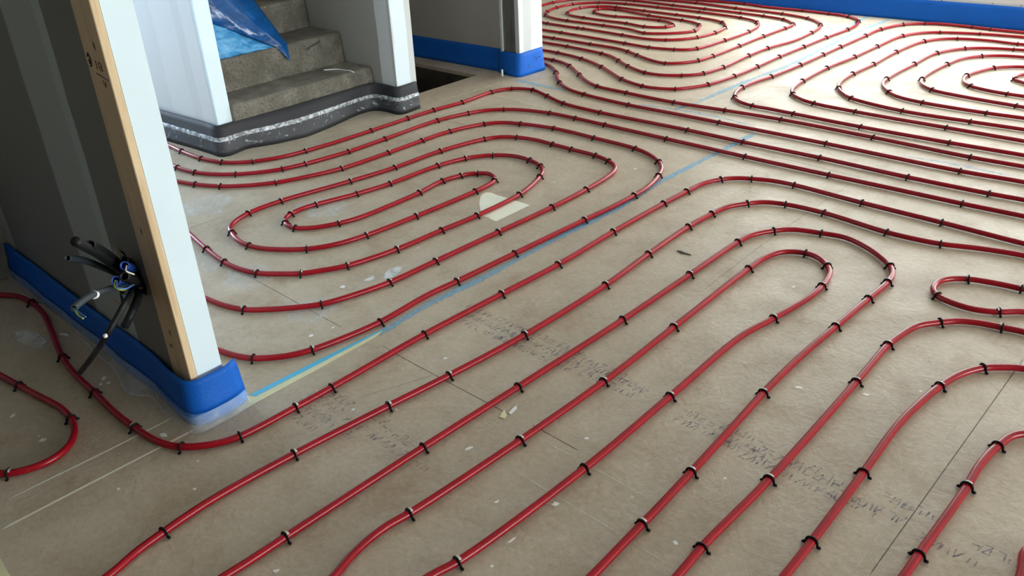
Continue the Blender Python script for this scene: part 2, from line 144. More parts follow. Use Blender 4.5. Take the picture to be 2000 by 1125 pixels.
INK_AREAS = [(-1.856, 1.099, 0.077, 0.052, 1.56), (-1.695, 1.072, 0.055, 0.039, 1.52), (-1.67, 1.157, 0.042, 0.031, 1.52), (-1.553, 1.118, 0.081, 0.045, 1.50), (-1.416, 1.101, 0.030, 0.019, 1.44), (-1.822, 1.022, 0.051, 0.037, 1.55), (-1.794, 1.753, 0.141, 0.058, 1.55), (-1.683, 1.737, 0.073, 0.036, 1.52), (-1.555, 1.76, 0.146, 0.059, 1.50), (-1.381, 1.768, 0.141, 0.048, 1.46), (-1.269, 1.751, 0.102, 0.045, 1.44), (-1.193, 1.763, 0.056, 0.028, 1.43), (-0.934, 1.739, 0.084, 0.043, 1.38), (-0.831, 1.753, 0.072, 0.036, 1.36), (-0.779, 1.713, 0.089, 0.032, 1.34), (-0.661, 1.721, 0.137, 0.044, 1.32), (-0.598, 1.762, 0.078, 0.028, 1.31), (-0.507, 1.705, 0.065, 0.029, 1.29), (-0.446, 1.723, 0.064, 0.028, 1.28), (-0.421, 1.781, 0.046, 0.023, 1.26), (-0.363, 1.785, 0.052, 0.025, 1.26), (-0.275, 1.698, 0.070, 0.022, 1.25), (-0.202, 1.753, 0.052, 0.027, 1.24), (-1.858, 1.149, 0.039, 0.024, 1.55), ]
PLASTER_CHIPS = [(-2.945, 0.729, 0.0277, 0.0117), (-2.549, 0.703, 0.0156, 0.0098), (-2.521, 0.68, 0.0085, 0.0085), (-2.507, 0.7, 0.0085, 0.0089), (-2.567, 0.42, 0.0135, 0.0095), (-2.367, 0.434, 0.0128, 0.0139), (-2.106, 0.689, 0.0170, 0.0103), (-1.98, 0.493, 0.0064, 0.0067), (-3.035, 0.623, 0.0057, 0.0073), (-1.381, 1.233, 0.0078, 0.0198), (-1.765, 1.506, 0.0086, 0.0092), (-1.057, 1.059, 0.0042, 0.0198), (-0.761, 1.31, 0.0092, 0.0064), (-1.163, 1.48, 0.0078, 0.0094), (-1.775, 1.134, 0.0050, 0.0086), (-1.674, 1.22, 0.0064, 0.0078), (-2.045, 1.156, 0.0057, 0.0094), (-2.233, 1.306, 0.0114, 0.0108), (-2.435, 1.598, 0.0164, 0.0128), (-2.216, 1.386, 0.0057, 0.0108), (-1.058, 1.222, 0.0106, 0.0106), (-2.282, 3.273, 0.0100, 0.0136), (-1.137, 2.636, 0.0092, 0.0076), (-0.678, 2.163, 0.0128, 0.0108), (-0.837, 2.073, 0.0120, 0.0081), (-1.176, 1.131, 0.0050, 0.0092), (-1.406, 0.619, 0.0099, 0.0081), (-1.82, 0.632, 0.0071, 0.0058), (-2.207, 0.634, 0.0042, 0.0103)]

# ---------------------------------------------------------------- helpers
def tagit(o, label=None, cat=None, group=None, kind=None):
    if label: o['label'] = label
    if cat: o['category'] = cat
    if group: o['group'] = group
    if kind: o['kind'] = kind
    return o

def mesh_obj(name, verts, faces, mat, parent=None, smooth=False, attr=None):
    me = bpy.data.meshes.new(name)
    me.from_pydata([tuple(v) for v in verts], [], faces)
    me.materials.append(mat)
    if smooth:
        me.polygons.foreach_set('use_smooth', [True]*len(me.polygons))
    if attr is not None:
        a = me.attributes.new('cover', 'FLOAT', 'POINT')
        a.data.foreach_set('value', attr)
    me.update()
    o = bpy.data.objects.new(name, me); COL.objects.link(o)
    if parent is not None:
        o.parent = parent
        o.matrix_parent_inverse = Matrix.Translation(parent.location).inverted()
    return o

def fix_normals(o):
    bm = bmesh.new(); bm.from_mesh(o.data)
    bmesh.ops.recalc_face_normals(bm, faces=bm.faces)
    bm.to_mesh(o.data); bm.free()
    return o

def empty(name, loc):
    o = bpy.data.objects.new(name, None); COL.objects.link(o)
    o.location = loc; o.empty_display_size = .05
    return o

class MB:
    """collects shapes that become ONE mesh"""
    def __init__(s): s.v = []; s.f = []
    def box(s, x0, x1, y0, y1, z0, z1):
        n = len(s.v)
        s.v += [(x0,y0,z0),(x1,y0,z0),(x1,y1,z0),(x0,y1,z0),(x0,y0,z1),(x1,y0,z1),(x1,y1,z1),(x0,y1,z1)]
        s.f += [tuple(n+i for i in q) for q in ((0,3,2,1),(4,5,6,7),(0,1,5,4),(1,2,6,5),(2,3,7,6),(3,0,4,7))]
        return s
    def tube(s, path, r, n=10, caps=True, ribs=0.0, hollow=False):
        path = [Vector(p) for p in path]
        rr = r if callable(r) else (lambda t: r)
        base = len(s.v)
        L = len(path)
        t0 = (path[1]-path[0]).normalized()
        up = Vector((0,0,1)) if abs(t0.z) < .9 else Vector((1,0,0))
        prev = None
        for i, p in enumerate(path):
            t = (path[min(i+1,L-1)]-path[max(i-1,0)]).normalized()
            if prev is None:
                a = t.cross(up).normalized()
            else:
                a = (prev - t*prev.dot(t)).normalized()
            prev = a
            b = t.cross(a)
            R_ = rr(i/(L-1))
            if ribs and i % 2: R_ *= 1-ribs
            for k in range(n):
                an = 2*PI*k/n
                s.v.append(tuple(p + a*math.cos(an)*R_ + b*math.sin(an)*R_))
        for i in range(L-1):
            for k in range(n):
                k2 = (k+1) % n
                s.f.append((base+i*n+k, base+i*n+k2, base+(i+1)*n+k2, base+(i+1)*n+k))
        if caps:
            s.f.append(tuple(base+k for k in range(n))[::-1])
            if not hollow:
                s.f.append(tuple(base+(L-1)*n+k for k in range(n)))
        if hollow:   # open end: inner wall going back into the tube
            e = base+(L-1)*n
            m = len(s.v)
            t = (path[-1]-path[-2]).normalized()
            for dd, fr in ((0.0, .78), (-4*rr(1), .78)):
                for k in range(n):
                    p = Vector(s.v[e+k]); c = path[-1]
                    s.v.append(tuple(c + (p-c)*fr + t*dd))
            for k in range(n):
                k2 = (k+1) % n
                s.f.append((e+k, e+k2, m+k2, m+k))
                s.f.append((m+k, m+k2, m+n+k2, m+n+k))
            s.f.append(tuple(m+n+k for k in range(n)))
        return s
    def build(s, name, mat, parent=None, smooth=False):
        return mesh_obj(name, s.v, s.f, mat, parent, smooth)

def bevel(o, w=.003, seg=2):
    m = o.modifiers.new('bevel', 'BEVEL'); m.width = w; m.segments = seg; m.limit_method = 'ANGLE'
    return o

def spline(pts, step=.025):
    """centripetal Catmull-Rom through the 2D or 3D points"""
    P = [Vector(p) for p in pts]
    P = [P[0]*2-P[1]] + P + [P[-1]*2-P[-2]]
    out = []; idx = []
    for i in range(1, len(P)-2):
        p0, p1, p2, p3 = P[i-1:i+3]
        d1 = max((p1-p0).length, 1e-4)**.5; d2 = max((p2-p1).length, 1e-4)**.5; d3 = max((p3-p2).length, 1e-4)**.5
        t0 = 0; t1 = d1; t2 = d1+d2; t3 = t2+d3
        n = max(1, int(math.ceil((p2-p1).length/step)))
        idx.append(len(out))
        for k in range(n):
            t = t1+(t2-t1)*k/n
            A1 = p0*((t1-t)/(t1-t0))+p1*((t-t0)/(t1-t0)); A2 = p1*((t2-t)/(t2-t1))+p2*((t-t1)/(t2-t1)); A3 = p2*((t3-t)/(t3-t2))+p3*((t-t2)/(t3-t2))
            B1 = A1*((t2-t)/(t2-t0))+A2*((t-t0)/(t2-t0)); B2 = A2*((t3-t)/(t3-t1))+A3*((t-t1)/(t3-t1))
            out.append(B1*((t2-t)/(t2-t1))+B2*((t-t1)/(t2-t1)))
    idx.append(len(out)); out.append(P[-2])
    return out, idx

# ---------------------------------------------------------------- materials
def newmat(name):
    m = bpy.data.materials.new(name); m.use_nodes = True
    nt = m.node_tree
    return m, nt, nt.nodes['Principled BSDF'], nt.nodes['Material Output']
def N(nt, t, **kw):
    n = nt.nodes.new(t)
    for k, v in kw.items():
        if k in n.inputs: n.inputs[k].default_value = v
        else: setattr(n, k, v)
    return n
def coords(nt, scale=(1,1,1), rot=0):
    tc = N(nt, 'ShaderNodeNewGeometry')
    mp = N(nt, 'ShaderNodeMapping'); mp.inputs['Scale'].default_value = scale; mp.inputs['Rotation'].default_value[2] = rot
    nt.links.new(tc.outputs['Position'], mp.inputs['Vector'])
    return mp.outputs[0]
def noise_tex(nt, vec, scale, detail=4, rough=.55, dist=0.0):
    n = N(nt, 'ShaderNodeTexNoise'); n.inputs['Scale'].default_value = scale; n.inputs['Detail'].default_value = detail
    n.inputs['Roughness'].default_value = rough; n.inputs['Distortion'].default_value = dist
    nt.links.new(vec, n.inputs['Vector']); return n.outputs['Fac']
def ramp(nt, fac, stops):
    r = N(nt, 'ShaderNodeValToRGB'); cr = r.color_ramp
    while len(cr.elements) < len(stops): cr.elements.new(.5)
    for e, (p, c) in zip(cr.elements, stops):
        e.position = p; e.color = c if len(c) == 4 else (*c, 1)
    nt.links.new(fac, r.inputs[0]); return r.outputs[0]
def mixc(nt, fac, a, b, mode='MIX'):
    m = N(nt, 'ShaderNodeMix', data_type='RGBA', blend_type=mode)
    for sck, v in ((m.inputs[0], fac), (m.inputs[6], a), (m.inputs[7], b)):
        if isinstance(v, (int, float)): sck.default_value = v
        elif isinstance(v, tuple): sck.default_value = (*v, 1) if len(v) == 3 else v
        else: nt.links.new(v, sck)
    return m.outputs[2]
def math_n(nt, op, a, b=None, clamp=False):
    m = N(nt, 'ShaderNodeMath', operation=op, use_clamp=clamp)
    for i, v in enumerate((a, b)):
        if v is None: continue
        if isinstance(v, (int, float)): m.inputs[i].default_value = v
        else: nt.links.new(v, m.inputs[i])
    return m.outputs[0]
def bump(nt, h, strength, dist, prev=None):
    b = N(nt, 'ShaderNodeBump'); b.inputs['Strength'].default_value = strength; b.inputs['Distance'].default_value = dist
    nt.links.new(h, b.inputs['Height'])
    if prev is not None: nt.links.new(prev, b.inputs['Normal'])
    return b.outputs[0]

def simple(name, col, rough=.5, metal=0, var=.0, scale=8, bumps=None, spec=None, stretch=(1,1,1)):
    m, nt, p, o = newmat(name)
    v = coords(nt, stretch)
    n = noise_tex(nt, v, scale)
    dark = tuple(c*(1-var) for c in col); lite = tuple(min(1, c*(1+var)) for c in col)
    nt.links.new(ramp(nt, n, [(.3, dark), (.7, lite)]), p.inputs['Base Color'])
    p.inputs['Roughness'].default_value = rough; p.inputs['Metallic'].default_value = metal
    if spec is not None: p.inputs['Specular IOR Level'].default_value = spec
    if bumps:
        bs, st, di = bumps
        nt.links.new(bump(nt, noise_tex(nt, v, bs, 6), st, di), p.inputs['Normal'])
    return m

def floor_mat():
    m, nt, p, o = newmat('floor_board')
    v = coords(nt)
    big = noise_tex(nt, v, 1.1, 3, .5)
    mid = noise_tex(nt, v, 6, 6, .62, .6)
    fine = noise_tex(nt, v, 60, 5, .6)
    c = ramp(nt, big, [(.34, FLOOR_A), (.66, FLOOR_B)])
    c = mixc(nt, ramp(nt, mid, [(.42, (0,0,0)), (.68, (.62,.62,.62))]), c, (.34, .26, .17))
    vs = coords(nt, (1, 1, 1), .6)
    mott = noise_tex(nt, vs, 16, 8, .7, 1.2)
    c = mixc(nt, ramp(nt, mott, [(.5, (0,0,0)), (.75, (.34,.34,.34))]), c, (.62, .57, .47))
    c = mixc(nt, .18, c, ramp(nt, fine, [(.3, (.2,.17,.13)), (.7, (.62,.58,.5))]))
    # small brown stains
    st = noise_tex(nt, v, 3.3, 4, .6, .4)
    c = mixc(nt, ramp(nt, st, [(.58, (0,0,0)), (.70, (.38,.38,.38))]), c, (.30, .19, .10))
    # thin scratches and creases
    w = N(nt, 'ShaderNodeTexVoronoi', feature='DISTANCE_TO_EDGE'); w.inputs['Scale'].default_value = 7
    ds = N(nt, 'ShaderNodeVectorMath', operation='ADD')
    nn = N(nt, 'ShaderNodeTexNoise'); nn.inputs['Scale'].default_value = 4; nn.inputs['Detail'].default_value = 5
    nt.links.new(v, nn.inputs['Vector'])
    nt.links.new(v, ds.inputs[0]); nt.links.new(nn.outputs['Color'], ds.inputs[1]); nt.links.new(ds.outputs[0], w.inputs['Vector'])
    crease = ramp(nt, w.outputs['Distance'], [(.0, (1,1,1)), (.035, (0,0,0))])
    gate = ramp(nt, noise_tex(nt, v, 2.3, 3), [(.5, (0,0,0)), (.62, (1,1,1))])
    cg = math_n(nt, 'MULTIPLY', crease, gate)
    c = mixc(nt, math_n(nt, 'MULTIPLY', cg, .08), c, (.70, .66, .58))
    # white plaster specks
    vo = N(nt, 'ShaderNodeTexVoronoi'); vo.inputs['Scale'].default_value = 9; vo.inputs['Randomness'].default_value = 1
    nt.links.new(v, vo.inputs['Vector'])
    spn = noise_tex(nt, v, 45, 4, .7, 1)
    sp = math_n(nt, 'LESS_THAN', math_n(nt, 'ADD', vo.outputs['Distance'], math_n(nt, 'MULTIPLY', spn, .09)), .088)
    gate2 = ramp(nt, noise_tex(nt, v, 1.7, 2), [(.47, (0,0,0)), (.55, (1,1,1))])
    c = mixc(nt, math_n(nt, 'MULTIPLY', sp, math_n(nt, 'MULTIPLY', gate2, .75)), c, (.82, .83, .80))
    nt.links.new(c, p.inputs['Base Color'])
    nt.links.new(ramp(nt, mid, [(.3, (.42,)*3), (.7, (.55,)*3)]), p.inputs['Roughness'])
    p.inputs['Specular IOR Level'].default_value = .34
    wr = noise_tex(nt, vs, 20, 6, .62, 1.2)
    b1 = bump(nt, wr, .22, .008)
    wr2 = noise_tex(nt, coords(nt, (1.6, .8, 1), .5), 42, 4, .6, .8)
    wg = math_n(nt, 'MULTIPLY', wr2, ramp(nt, noise_tex(nt, v, 1.6, 3), [(.44, (.1,)*3), (.62, (1,1,1))]))
    b2 = bump(nt, wg, .26, .006, b1)
    nt.links.new(bump(nt, fine, .10, .002, b2), p.inputs['Normal'])
    return m

def decal(name, col, scale=30, lo=.35, hi=.6, amount=1.0, rough=.6, soft=1.0, stretch=(1,1,1), detail=6):
    """paint, ink or dust that covers its patch only partly, with ragged edges"""
    m, nt, p, o = newmat(name)
    v = coords(nt, stretch)
    n = noise_tex(nt, v, scale, detail, .65, .5)
    a = N(nt, 'ShaderNodeAttribute', attribute_name='cover')
    am = math_n(nt, 'MULTIPLY', a.outputs['Fac'], soft, True)
    # the threshold sinks towards the rim of the patch
    s = math_n(nt, 'ADD', n, math_n(nt, 'MULTIPLY', math_n(nt, 'SUBTRACT', am, 1.0), .45))
    f = ramp(nt, s, [(lo, (0,0,0)), (hi, (1,1,1))])
    f = math_n(nt, 'MULTIPLY', f, amount)
    p.inputs['Base Color'].default_value = (*col, 1); p.inputs['Roughness'].default_value = rough
    nt.links.new(f, p.inputs['Alpha'])
    return m

FLOOR_A = (.43, .36, .262); FLOOR_B = (.53, .455, .345)
M = {}
M['floor'] = floor_mat()
def pipe_mat():
    m, nt, p, o = newmat('red_pipe')
    v = coords(nt)
    n = noise_tex(nt, v, 12, 3)
    c = ramp(nt, n, [(.3, (.23, .003, .009)), (.7, (.30, .004, .012))])
    dust = noise_tex(nt, v, 70, 5, .7)
    c = mixc(nt, ramp(nt, dust, [(.62, (0,0,0)), (.85, (.18,.18,.18))]), c, (.45, .22, .22))
    nt.links.new(c, p.inputs['Base Color'])
    p.inputs['Roughness'].default_value = .26
    p.inputs['Specular IOR Level'].default_value = .32
    return m
M['pipe'] = pipe_mat()
M['clip'] = simple('black_plastic', (.004, .004, .0045), .6, spec=.15)
M['cap'] = simple('grey_tape_tab', (.50, .48, .42), .45, var=.1)
def wall_mat(name, base, stripes, rough=.7, vert=True, axis=0):
    """plasterboard with lighter strips of joint compound; stripes = (centre, halfwidth, colour) along world x or y"""
    m, nt, p, o = newmat(name)
    v = coords(nt)
    c = ramp(nt, noise_tex(nt, v, 2.2, 5), [(.3, tuple(b*.94 for b in base)), (.7, base)])
    g = N(nt, 'ShaderNodeNewGeometry'); sx = N(nt, 'ShaderNodeSeparateXYZ'); nt.links.new(g.outputs['Position'], sx.inputs[0])
    wob = math_n(nt, 'MULTIPLY', math_n(nt, 'SUBTRACT', noise_tex(nt, v, 3.0, 4), .5), .035)
    x = math_n(nt, 'ADD', sx.outputs[axis], wob)
    for cen, hw, col in stripes:
        d = math_n(nt, 'ABSOLUTE', math_n(nt, 'SUBTRACT', x, cen))
        f = ramp(nt, math_n(nt, 'DIVIDE', d, hw*1.25), [(.74, (1,1,1)), (.82, (0,0,0))])
        c = mixc(nt, f, c, col)
    nt.links.new(c, p.inputs['Base Color']); p.inputs['Roughness'].default_value = rough
    nt.links.new(bump(nt, noise_tex(nt, v, 90, 4), .12, .001), p.inputs['Normal'])
    return m
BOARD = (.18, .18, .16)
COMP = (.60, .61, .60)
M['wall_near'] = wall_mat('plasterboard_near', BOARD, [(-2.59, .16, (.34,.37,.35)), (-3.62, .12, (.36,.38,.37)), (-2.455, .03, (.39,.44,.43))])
M['wall_white'] = simple('white_compound', (.66, .78, .83), .62, var=.03, scale=4, bumps=(60, .1, .001))
M['wall_mid'] = wall_mat('plasterboard_mid', (.66, .66, .67), [(-4.34, .06, (.695,.695,.71)), (-4.60, .12, (.675,.675,.685)), (-5.2, .1, (.69,.69,.70))])
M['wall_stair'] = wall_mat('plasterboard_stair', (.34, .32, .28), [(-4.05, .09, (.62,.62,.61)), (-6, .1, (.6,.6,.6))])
M['wall_hole'] = wall_mat('plasterboard_beyond', (.40, .39, .36), [(-5.6, .02, (.36,.35,.32))])
M['end_board'] = wall_mat('board_end', (.50, .52, .51), [(3.285, .055, (.60,.68,.73)), (4.46, .06, (.64,.73,.79)), (4.30, .018, (.62,.69,.73))], axis=1)
M['room_dark'] = simple('darkened_unseen_wall', (.10, .095, .085), .9, var=.1, scale=3)  # unseen walls darkened in colour to cut bounce light on the partitions
M['room'] = simple('room_plaster', (.62, .61, .58), .8, var=.04, scale=2)
M['ceiling'] = simple('ceiling_plaster', (.66, .65, .62), .85, var=.03, scale=2)
def timber_mat():
    m, nt, p, o = newmat('timber')
    v = coords(nt, (30, 30, 1.2))
    n = noise_tex(nt, v, 1.6, 5, .6, 1.5)
    c = ramp(nt, n, [(.25, (.50,.35,.19)), (.5, (.64,.48,.29)), (.8, (.70,.55,.35))])
    nt.links.new(c, p.inputs['Base Color']); p.inputs['Roughness'].default_value = .65
    return m
M['timber'] = timber_mat()
M['dark'] = simple('dark_mark', (.02, .018, .016), .7)
M['pencil'] = simple('marker_stroke', (.10, .035, .03), .8)
M['screw'] = simple('screw_steel', (.35, .34, .33), .35, metal=.9)
M['steel'] = simple('steel_profile', (.16, .155, .15), .5, metal=.5, var=.4, scale=14, stretch=(6,6,.4))
def foam_mat(name, col, fleck):
    m, nt, p, o = newmat(name)
    v = coords(nt)
    n = noise_tex(nt, v, 220, 3, .6)
    c = ramp(nt, n, [(.35, tuple(a*.82 for a in col)), (.62, col), (.75, fleck)])
    c = mixc(nt, ramp(nt, noise_tex(nt, v, 9, 4), [(.4, (0,0,0)), (.75, (.25,.25,.25))]), c, tuple(a*.6 for a in col))
    nt.links.new(c, p.inputs['Base Color']); p.inputs['Roughness'].default_value = .6; p.inputs['Specular IOR Level'].default_value = .25
    nt.links.new(bump(nt, n, .35, .002), p.inputs['Normal'])
    return m
M['foam_blue'] = foam_mat('blue_foam', (.002, .11, .52), (.010, .20, .70))
M['foam_pale'] = foam_mat('pale_foam', (.10, .27, .66), (.2, .40, .78))
M['foam_grey'] = foam_mat('grey_foam', (.034, .034, .037), (.07, .07, .075))
def film_mat(name, col, alpha, rough=.18, crinkle=60, at=(.35, .7)):
    m, nt, p, o = newmat(name)
    v = coords(nt)
    n = noise_tex(nt, v, crinkle, 5, .6, 2.0)
    p.inputs['Base Color'].default_value = (*col, 1); p.inputs['Roughness'].default_value = rough
    p.inputs['Specular IOR Level'].default_value = .8
    a0, a1 = alpha
    nt.links.new(ramp(nt, n, [(at[0], (a0,)*3), (at[1], (a1,)*3)]), p.inputs['Alpha'])
    nt.links.new(bump(nt, n, .8, .006), p.inputs['Normal'])
    return m
def skirt_mat():
    m, nt, p, o = newmat('clear_film')
    n = noise_tex(nt, coords(nt), 16, 4, .55, 1.0)
    a = N(nt, 'ShaderNodeAttribute', attribute_name='cover')
    al = math_n(nt, 'ADD', math_n(nt, 'MULTIPLY', n, .68), math_n(nt, 'MULTIPLY', a.outputs['Fac'], .30), True)
    al = math_n(nt, 'SUBTRACT', al, .08, True)
    p.inputs['Base Color'].default_value = (.58, .62, .68, 1); p.inputs['Roughness'].default_value = .28
    p.inputs['Specular IOR Level'].default_value = .8
    nt.links.new(al, p.inputs['Alpha'])
    nt.links.new(bump(nt, n, .5, .006), p.inputs['Normal'])
    return m
M['film'] = skirt_mat()
M['film_grey'] = film_mat('clinging_film', (.50, .53, .57), (.03, .55), .15, 22, (.60, .70))
M['film_stripe'] = film_mat('film_fold', (.62, .66, .70), (.15, .80), .2, 20, (.44, .60))
def concrete_mat():
    m, nt, p, o = newmat('raw_concrete')
    v = coords(nt)
    n1 = noise_tex(nt, v, 5, 6, .65, .3); n2 = noise_tex(nt, v, 80, 6, .7, .3)
    c = ramp(nt, n1, [(.3, (.10, .092, .07)), (.52, (.185, .17, .135)), (.72, (.30, .28, .23))])
    pit = ramp(nt, n2, [(.38, (.85,.85,.85)), (.50, (0,0,0))])
    g = N(nt, 'ShaderNodeNewGeometry'); sx = N(nt, 'ShaderNodeSeparateXYZ'); nt.links.new(g.outputs['Normal'], sx.inputs[0])
    vert = math_n(nt, 'SUBTRACT', 1.0, math_n(nt, 'ABSOLUTE', sx.outputs[2]), True)
    pv = math_n(nt, 'MULTIPLY', pit, math_n(nt, 'ADD', math_n(nt, 'MULTIPLY', vert, .8), .2))
    c = mixc(nt, pv, c, (.075, .066, .05))
    fl = ramp(nt, noise_tex(nt, v, 34, 3, .5), [(.74, (0,0,0)), (.77, (.6,.6,.6))])
    c = mixc(nt, fl, c, (.62, .60, .52))
    nt.links.new(c, p.inputs['Base Color']); p.inputs['Roughness'].default_value = .85
    nt.links.new(bump(nt, n2, .9, .012), p.inputs['Normal'])
    return m
M['concrete'] = concrete_mat()
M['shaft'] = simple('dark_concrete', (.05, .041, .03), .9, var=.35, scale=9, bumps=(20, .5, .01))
def bag_mat(name, c0, c1, alpha, rough):
    m, nt, p, o = newmat(name)
    v = coords(nt, (1, 1, 2.2), .5)
    n = noise_tex(nt, v, 7, 4, .5, 1.4)
    nt.links.new(ramp(nt, n, [(.3, c0), (.7, c1)]), p.inputs['Base Color'])
    p.inputs['Roughness'].default_value = rough; p.inputs['Specular IOR Level'].default_value = .4
    p.inputs['Alpha'].default_value = alpha
    nt.links.new(bump(nt, n, BB[name], .02), p.inputs['Normal'])
    return m
BB = {'blue_bag_film': .16, 'blue_bag_filled': .6}
M['bag'] = bag_mat('blue_bag_film', (.002, .055, .20), (.004, .095, .32), .90, .16)
M['bag_full'] = bag_mat('blue_bag_filled', (.03, .22, .50), (.11, .40, .70), 1.0, .38)
M['duct_black'] = simple('black_duct', (.007, .008, .009), .5, spec=.25)
M['duct_grey'] = simple('grey_duct', (.035, .045, .052), .5, spec=.3)
M['duct_blue'] = simple('blue_duct', (.012, .06, .30), .4)
M['w_yellow'] = simple('yellow_green_wire', (.35, .45, .06), .4)
M['w_blue'] = simple('blue_wire', (.05, .16, .45), .4)
M['w_white'] = simple('white_wire', (.65, .62, .52), .4)
M['w_red'] = simple('red_wire', (.35, .10, .06), .4)
M['white_tape'] = simple('white_tape', (.80, .80, .80), .5)
M['frame'] = simple('window_frame_white', (.78, .78, .77), .4)
M['torn'] = simple('torn_plaster', (.30, .27, .22), .9, var=.15, scale=60)
M['sill'] = simple('sill_panel', (.62, .63, .62), .5, var=.06, scale=5)
M['tape'] = simple('masking_tape', (.66, .66, .42), .6, var=.06, scale=25)
M['patch'] = simple('cream_tape', (.82, .84, .70), .5, var=.03, scale=20)
M['seam'] = decal('dark_seam', (.06, .05, .035), 25, .0, .4, .75, soft=4)
M['seam_faint'] = decal('faint_seam', (.10, .085, .06), 25, .0, .5, .38, soft=3)
M['pale_line'] = decal('pale_crease', (.72, .68, .58), 25, .1, .5, .45, soft=4)
M['white_line'] = decal('white_joint', (.80, .78, .66), 18, .0, .35, .95, soft=4)
M['scribble'] = decal('chalky_smear', (.80, .80, .74), 30, .35, .6, .6, soft=2)
M['spray'] = decal('blue_spray', (.20, .50, .76), 34, .15, .68, .85, soft=1.6)
M['spray_thin'] = decal('thin_blue_spray', (.22, .46, .76), 26, .30, .70, .55, soft=1.6)
M['spray_far'] = decal('pale_blue_spray', (.20, .50, .72), 22, .15, .6, .6, soft=1.6)
M['spray_tape'] = decal('blue_on_tape', (.10, .50, .78), 22, .0, .30, .95, soft=3)
M['faint_tape'] = decal('faint_tape', (.66, .64, .44), 26, .2, .6, .55, soft=2)
M['plaster'] = decal('plaster_smear', (.74, .78, .78), 28, .22, .55, .8, soft=1.6)
M['plaster_thin'] = decal('thin_plaster_smear', (.74, .77, .78), 14, .22, .68, .42, soft=1.6)
M['fleck'] = decal('plaster_fleck', (.84, .86, .84), 40, .0, .35, .95, soft=3)
M['ink'] = decal('printed_ink', (.17, .17, .25), 60, .34, .60, .55, soft=1.3, detail=4)

# ---------------------------------------------------------------- the setting
def struct(o):
    o['kind'] = 'structure'; return o
def room_box(name, mat, *boxes):
    b = MB()
    for q in boxes: b.box(*q)
    return struct(b.build(name, mat))

X0, X1, Y0, Y1, ZC = -7.5, 8.0, -2.6, 7.19, 2.5
HX, HY0, HY1 = -4.233, 3.385, 4.135          # opening in the floor beside the stairs
fb = MB()
fb.box(HX, X1, Y0, Y1, -.025, 0)
fb.box(X0, HX, Y0, HY0, -.025, 0)
fb.box(X0, HX, HY1, Y1, -.025, 0)
floor = struct(fb.build('floor', M['floor']))
room_box('ceiling', M['ceiling'], (X0-.2, X1+.2, Y0-.2, Y1+.2, ZC, ZC+.1))
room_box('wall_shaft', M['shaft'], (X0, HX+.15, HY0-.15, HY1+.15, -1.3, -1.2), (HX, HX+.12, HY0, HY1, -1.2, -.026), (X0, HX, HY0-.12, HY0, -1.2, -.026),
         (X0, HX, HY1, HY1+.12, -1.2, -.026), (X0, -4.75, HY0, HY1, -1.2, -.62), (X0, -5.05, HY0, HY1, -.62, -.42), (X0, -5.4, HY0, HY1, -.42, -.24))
# back wall: tall window band above a low sill panel
room_box('wall_back', M['sill'], (X0, -4.1, Y1, Y1+.2, 0, ZC), (-4.1, 1.2, Y1, Y1+.2, 0, .215), (-4.1, 1.2, Y1, Y1+.2, 2.35, ZC), (1.2, X1, Y1, Y1+.2, 0, ZC))
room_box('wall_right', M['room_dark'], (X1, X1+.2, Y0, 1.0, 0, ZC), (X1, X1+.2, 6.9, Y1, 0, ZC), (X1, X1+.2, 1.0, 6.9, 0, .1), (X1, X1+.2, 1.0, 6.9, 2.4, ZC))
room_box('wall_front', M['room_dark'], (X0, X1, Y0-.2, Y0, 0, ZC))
room_box('wall_left', M['room'], (X0-.2, X0, Y0, .97, 0, ZC), (X0-.2, X0, 2.07, Y1, -1.2, ZC), (X0-.2, X0, .97, 2.07, 0, .15), (X0-.2, X0, .97, 2.07, 2.3, ZC))
def window(name, axis, a0, a1, pos, z0, z1, n):
    b = MB(); w = .06
    def bar(u0, u1, s0, s1):
        if axis == 'x': b.box(u0, u1, pos, pos+.07, s0, s1)
        else: b.box(pos, pos+.07, u0, u1, s0, s1)
    bar(a0, a1, z0, z0+w); bar(a0, a1, z1-w, z1)
    for i in range(n+1):
        c = a0+(a1-a0-w)*i/n
        bar(c, c+w, z0+w, z1-w)
    o = struct(b.build(name, M['frame'])); return o
window('window_1', 'x', -4.1, 1.2, Y1+.05, .215, 2.35, 3)
window('window_2', 'y', 1.0, 6.9, X1+.05, .1, 2.4, 3)
window('window_3', 'y', .97, 2.07, X0-.12, .15, 2.3, 1)
# joint and screw dimples on the low panel below the window
mk = MB(); mk.box(-2.275, -2.271, Y1-.0015, Y1+.001, .14, .215)
for i in range(16):
    x = -4.0+i*.19+random.uniform(-.02, .02); z = .165+random.choice((0, .03))
    mk.box(x, x+.008, Y1-.0015, Y1+.001, z, z+.005)
struct(mk.build('trim_2', M['dark']))

# near partition: the dark-side board has the torn opening for the ducts
XE = -2.092; YA = .804; YB = .906; XP = -3.62
def board_with_hole():
    outer = [(X0, 0), (-2.207, 0), (-2.207, ZC), (X0, ZC)]
    polys = [[Vector((x, z, 0)) for x, z in outer], [Vector((x, z, 0)) for x, z in HOLE_OUTLINE]]
    flat = [v for p in polys for v in p]
    tris = tessellate_polygon(polys)
    n = len(flat); vs = [(v.x, YA, v.y) for v in flat] + [(v.x, YA+.0125, v.y) for v in flat]
    fs = [tuple(t) for t in tris] + [tuple(n+i for i in t[::-1]) for t in tris]
    m = len(HOLE_OUTLINE)
    for k in range(m):
        a = 4+k; b_ = 4+(k+1) % m
        fs.append((a, b_, n+b_, n+a))
    for k in range(4):
        a = k; b_ = (k+1) % 4
        fs.append((a, b_, n+b_, n+a))
    return fix_normals(mesh_obj('wall_partition_near', vs, fs, M['wall_near']))
struct(board_with_hole())
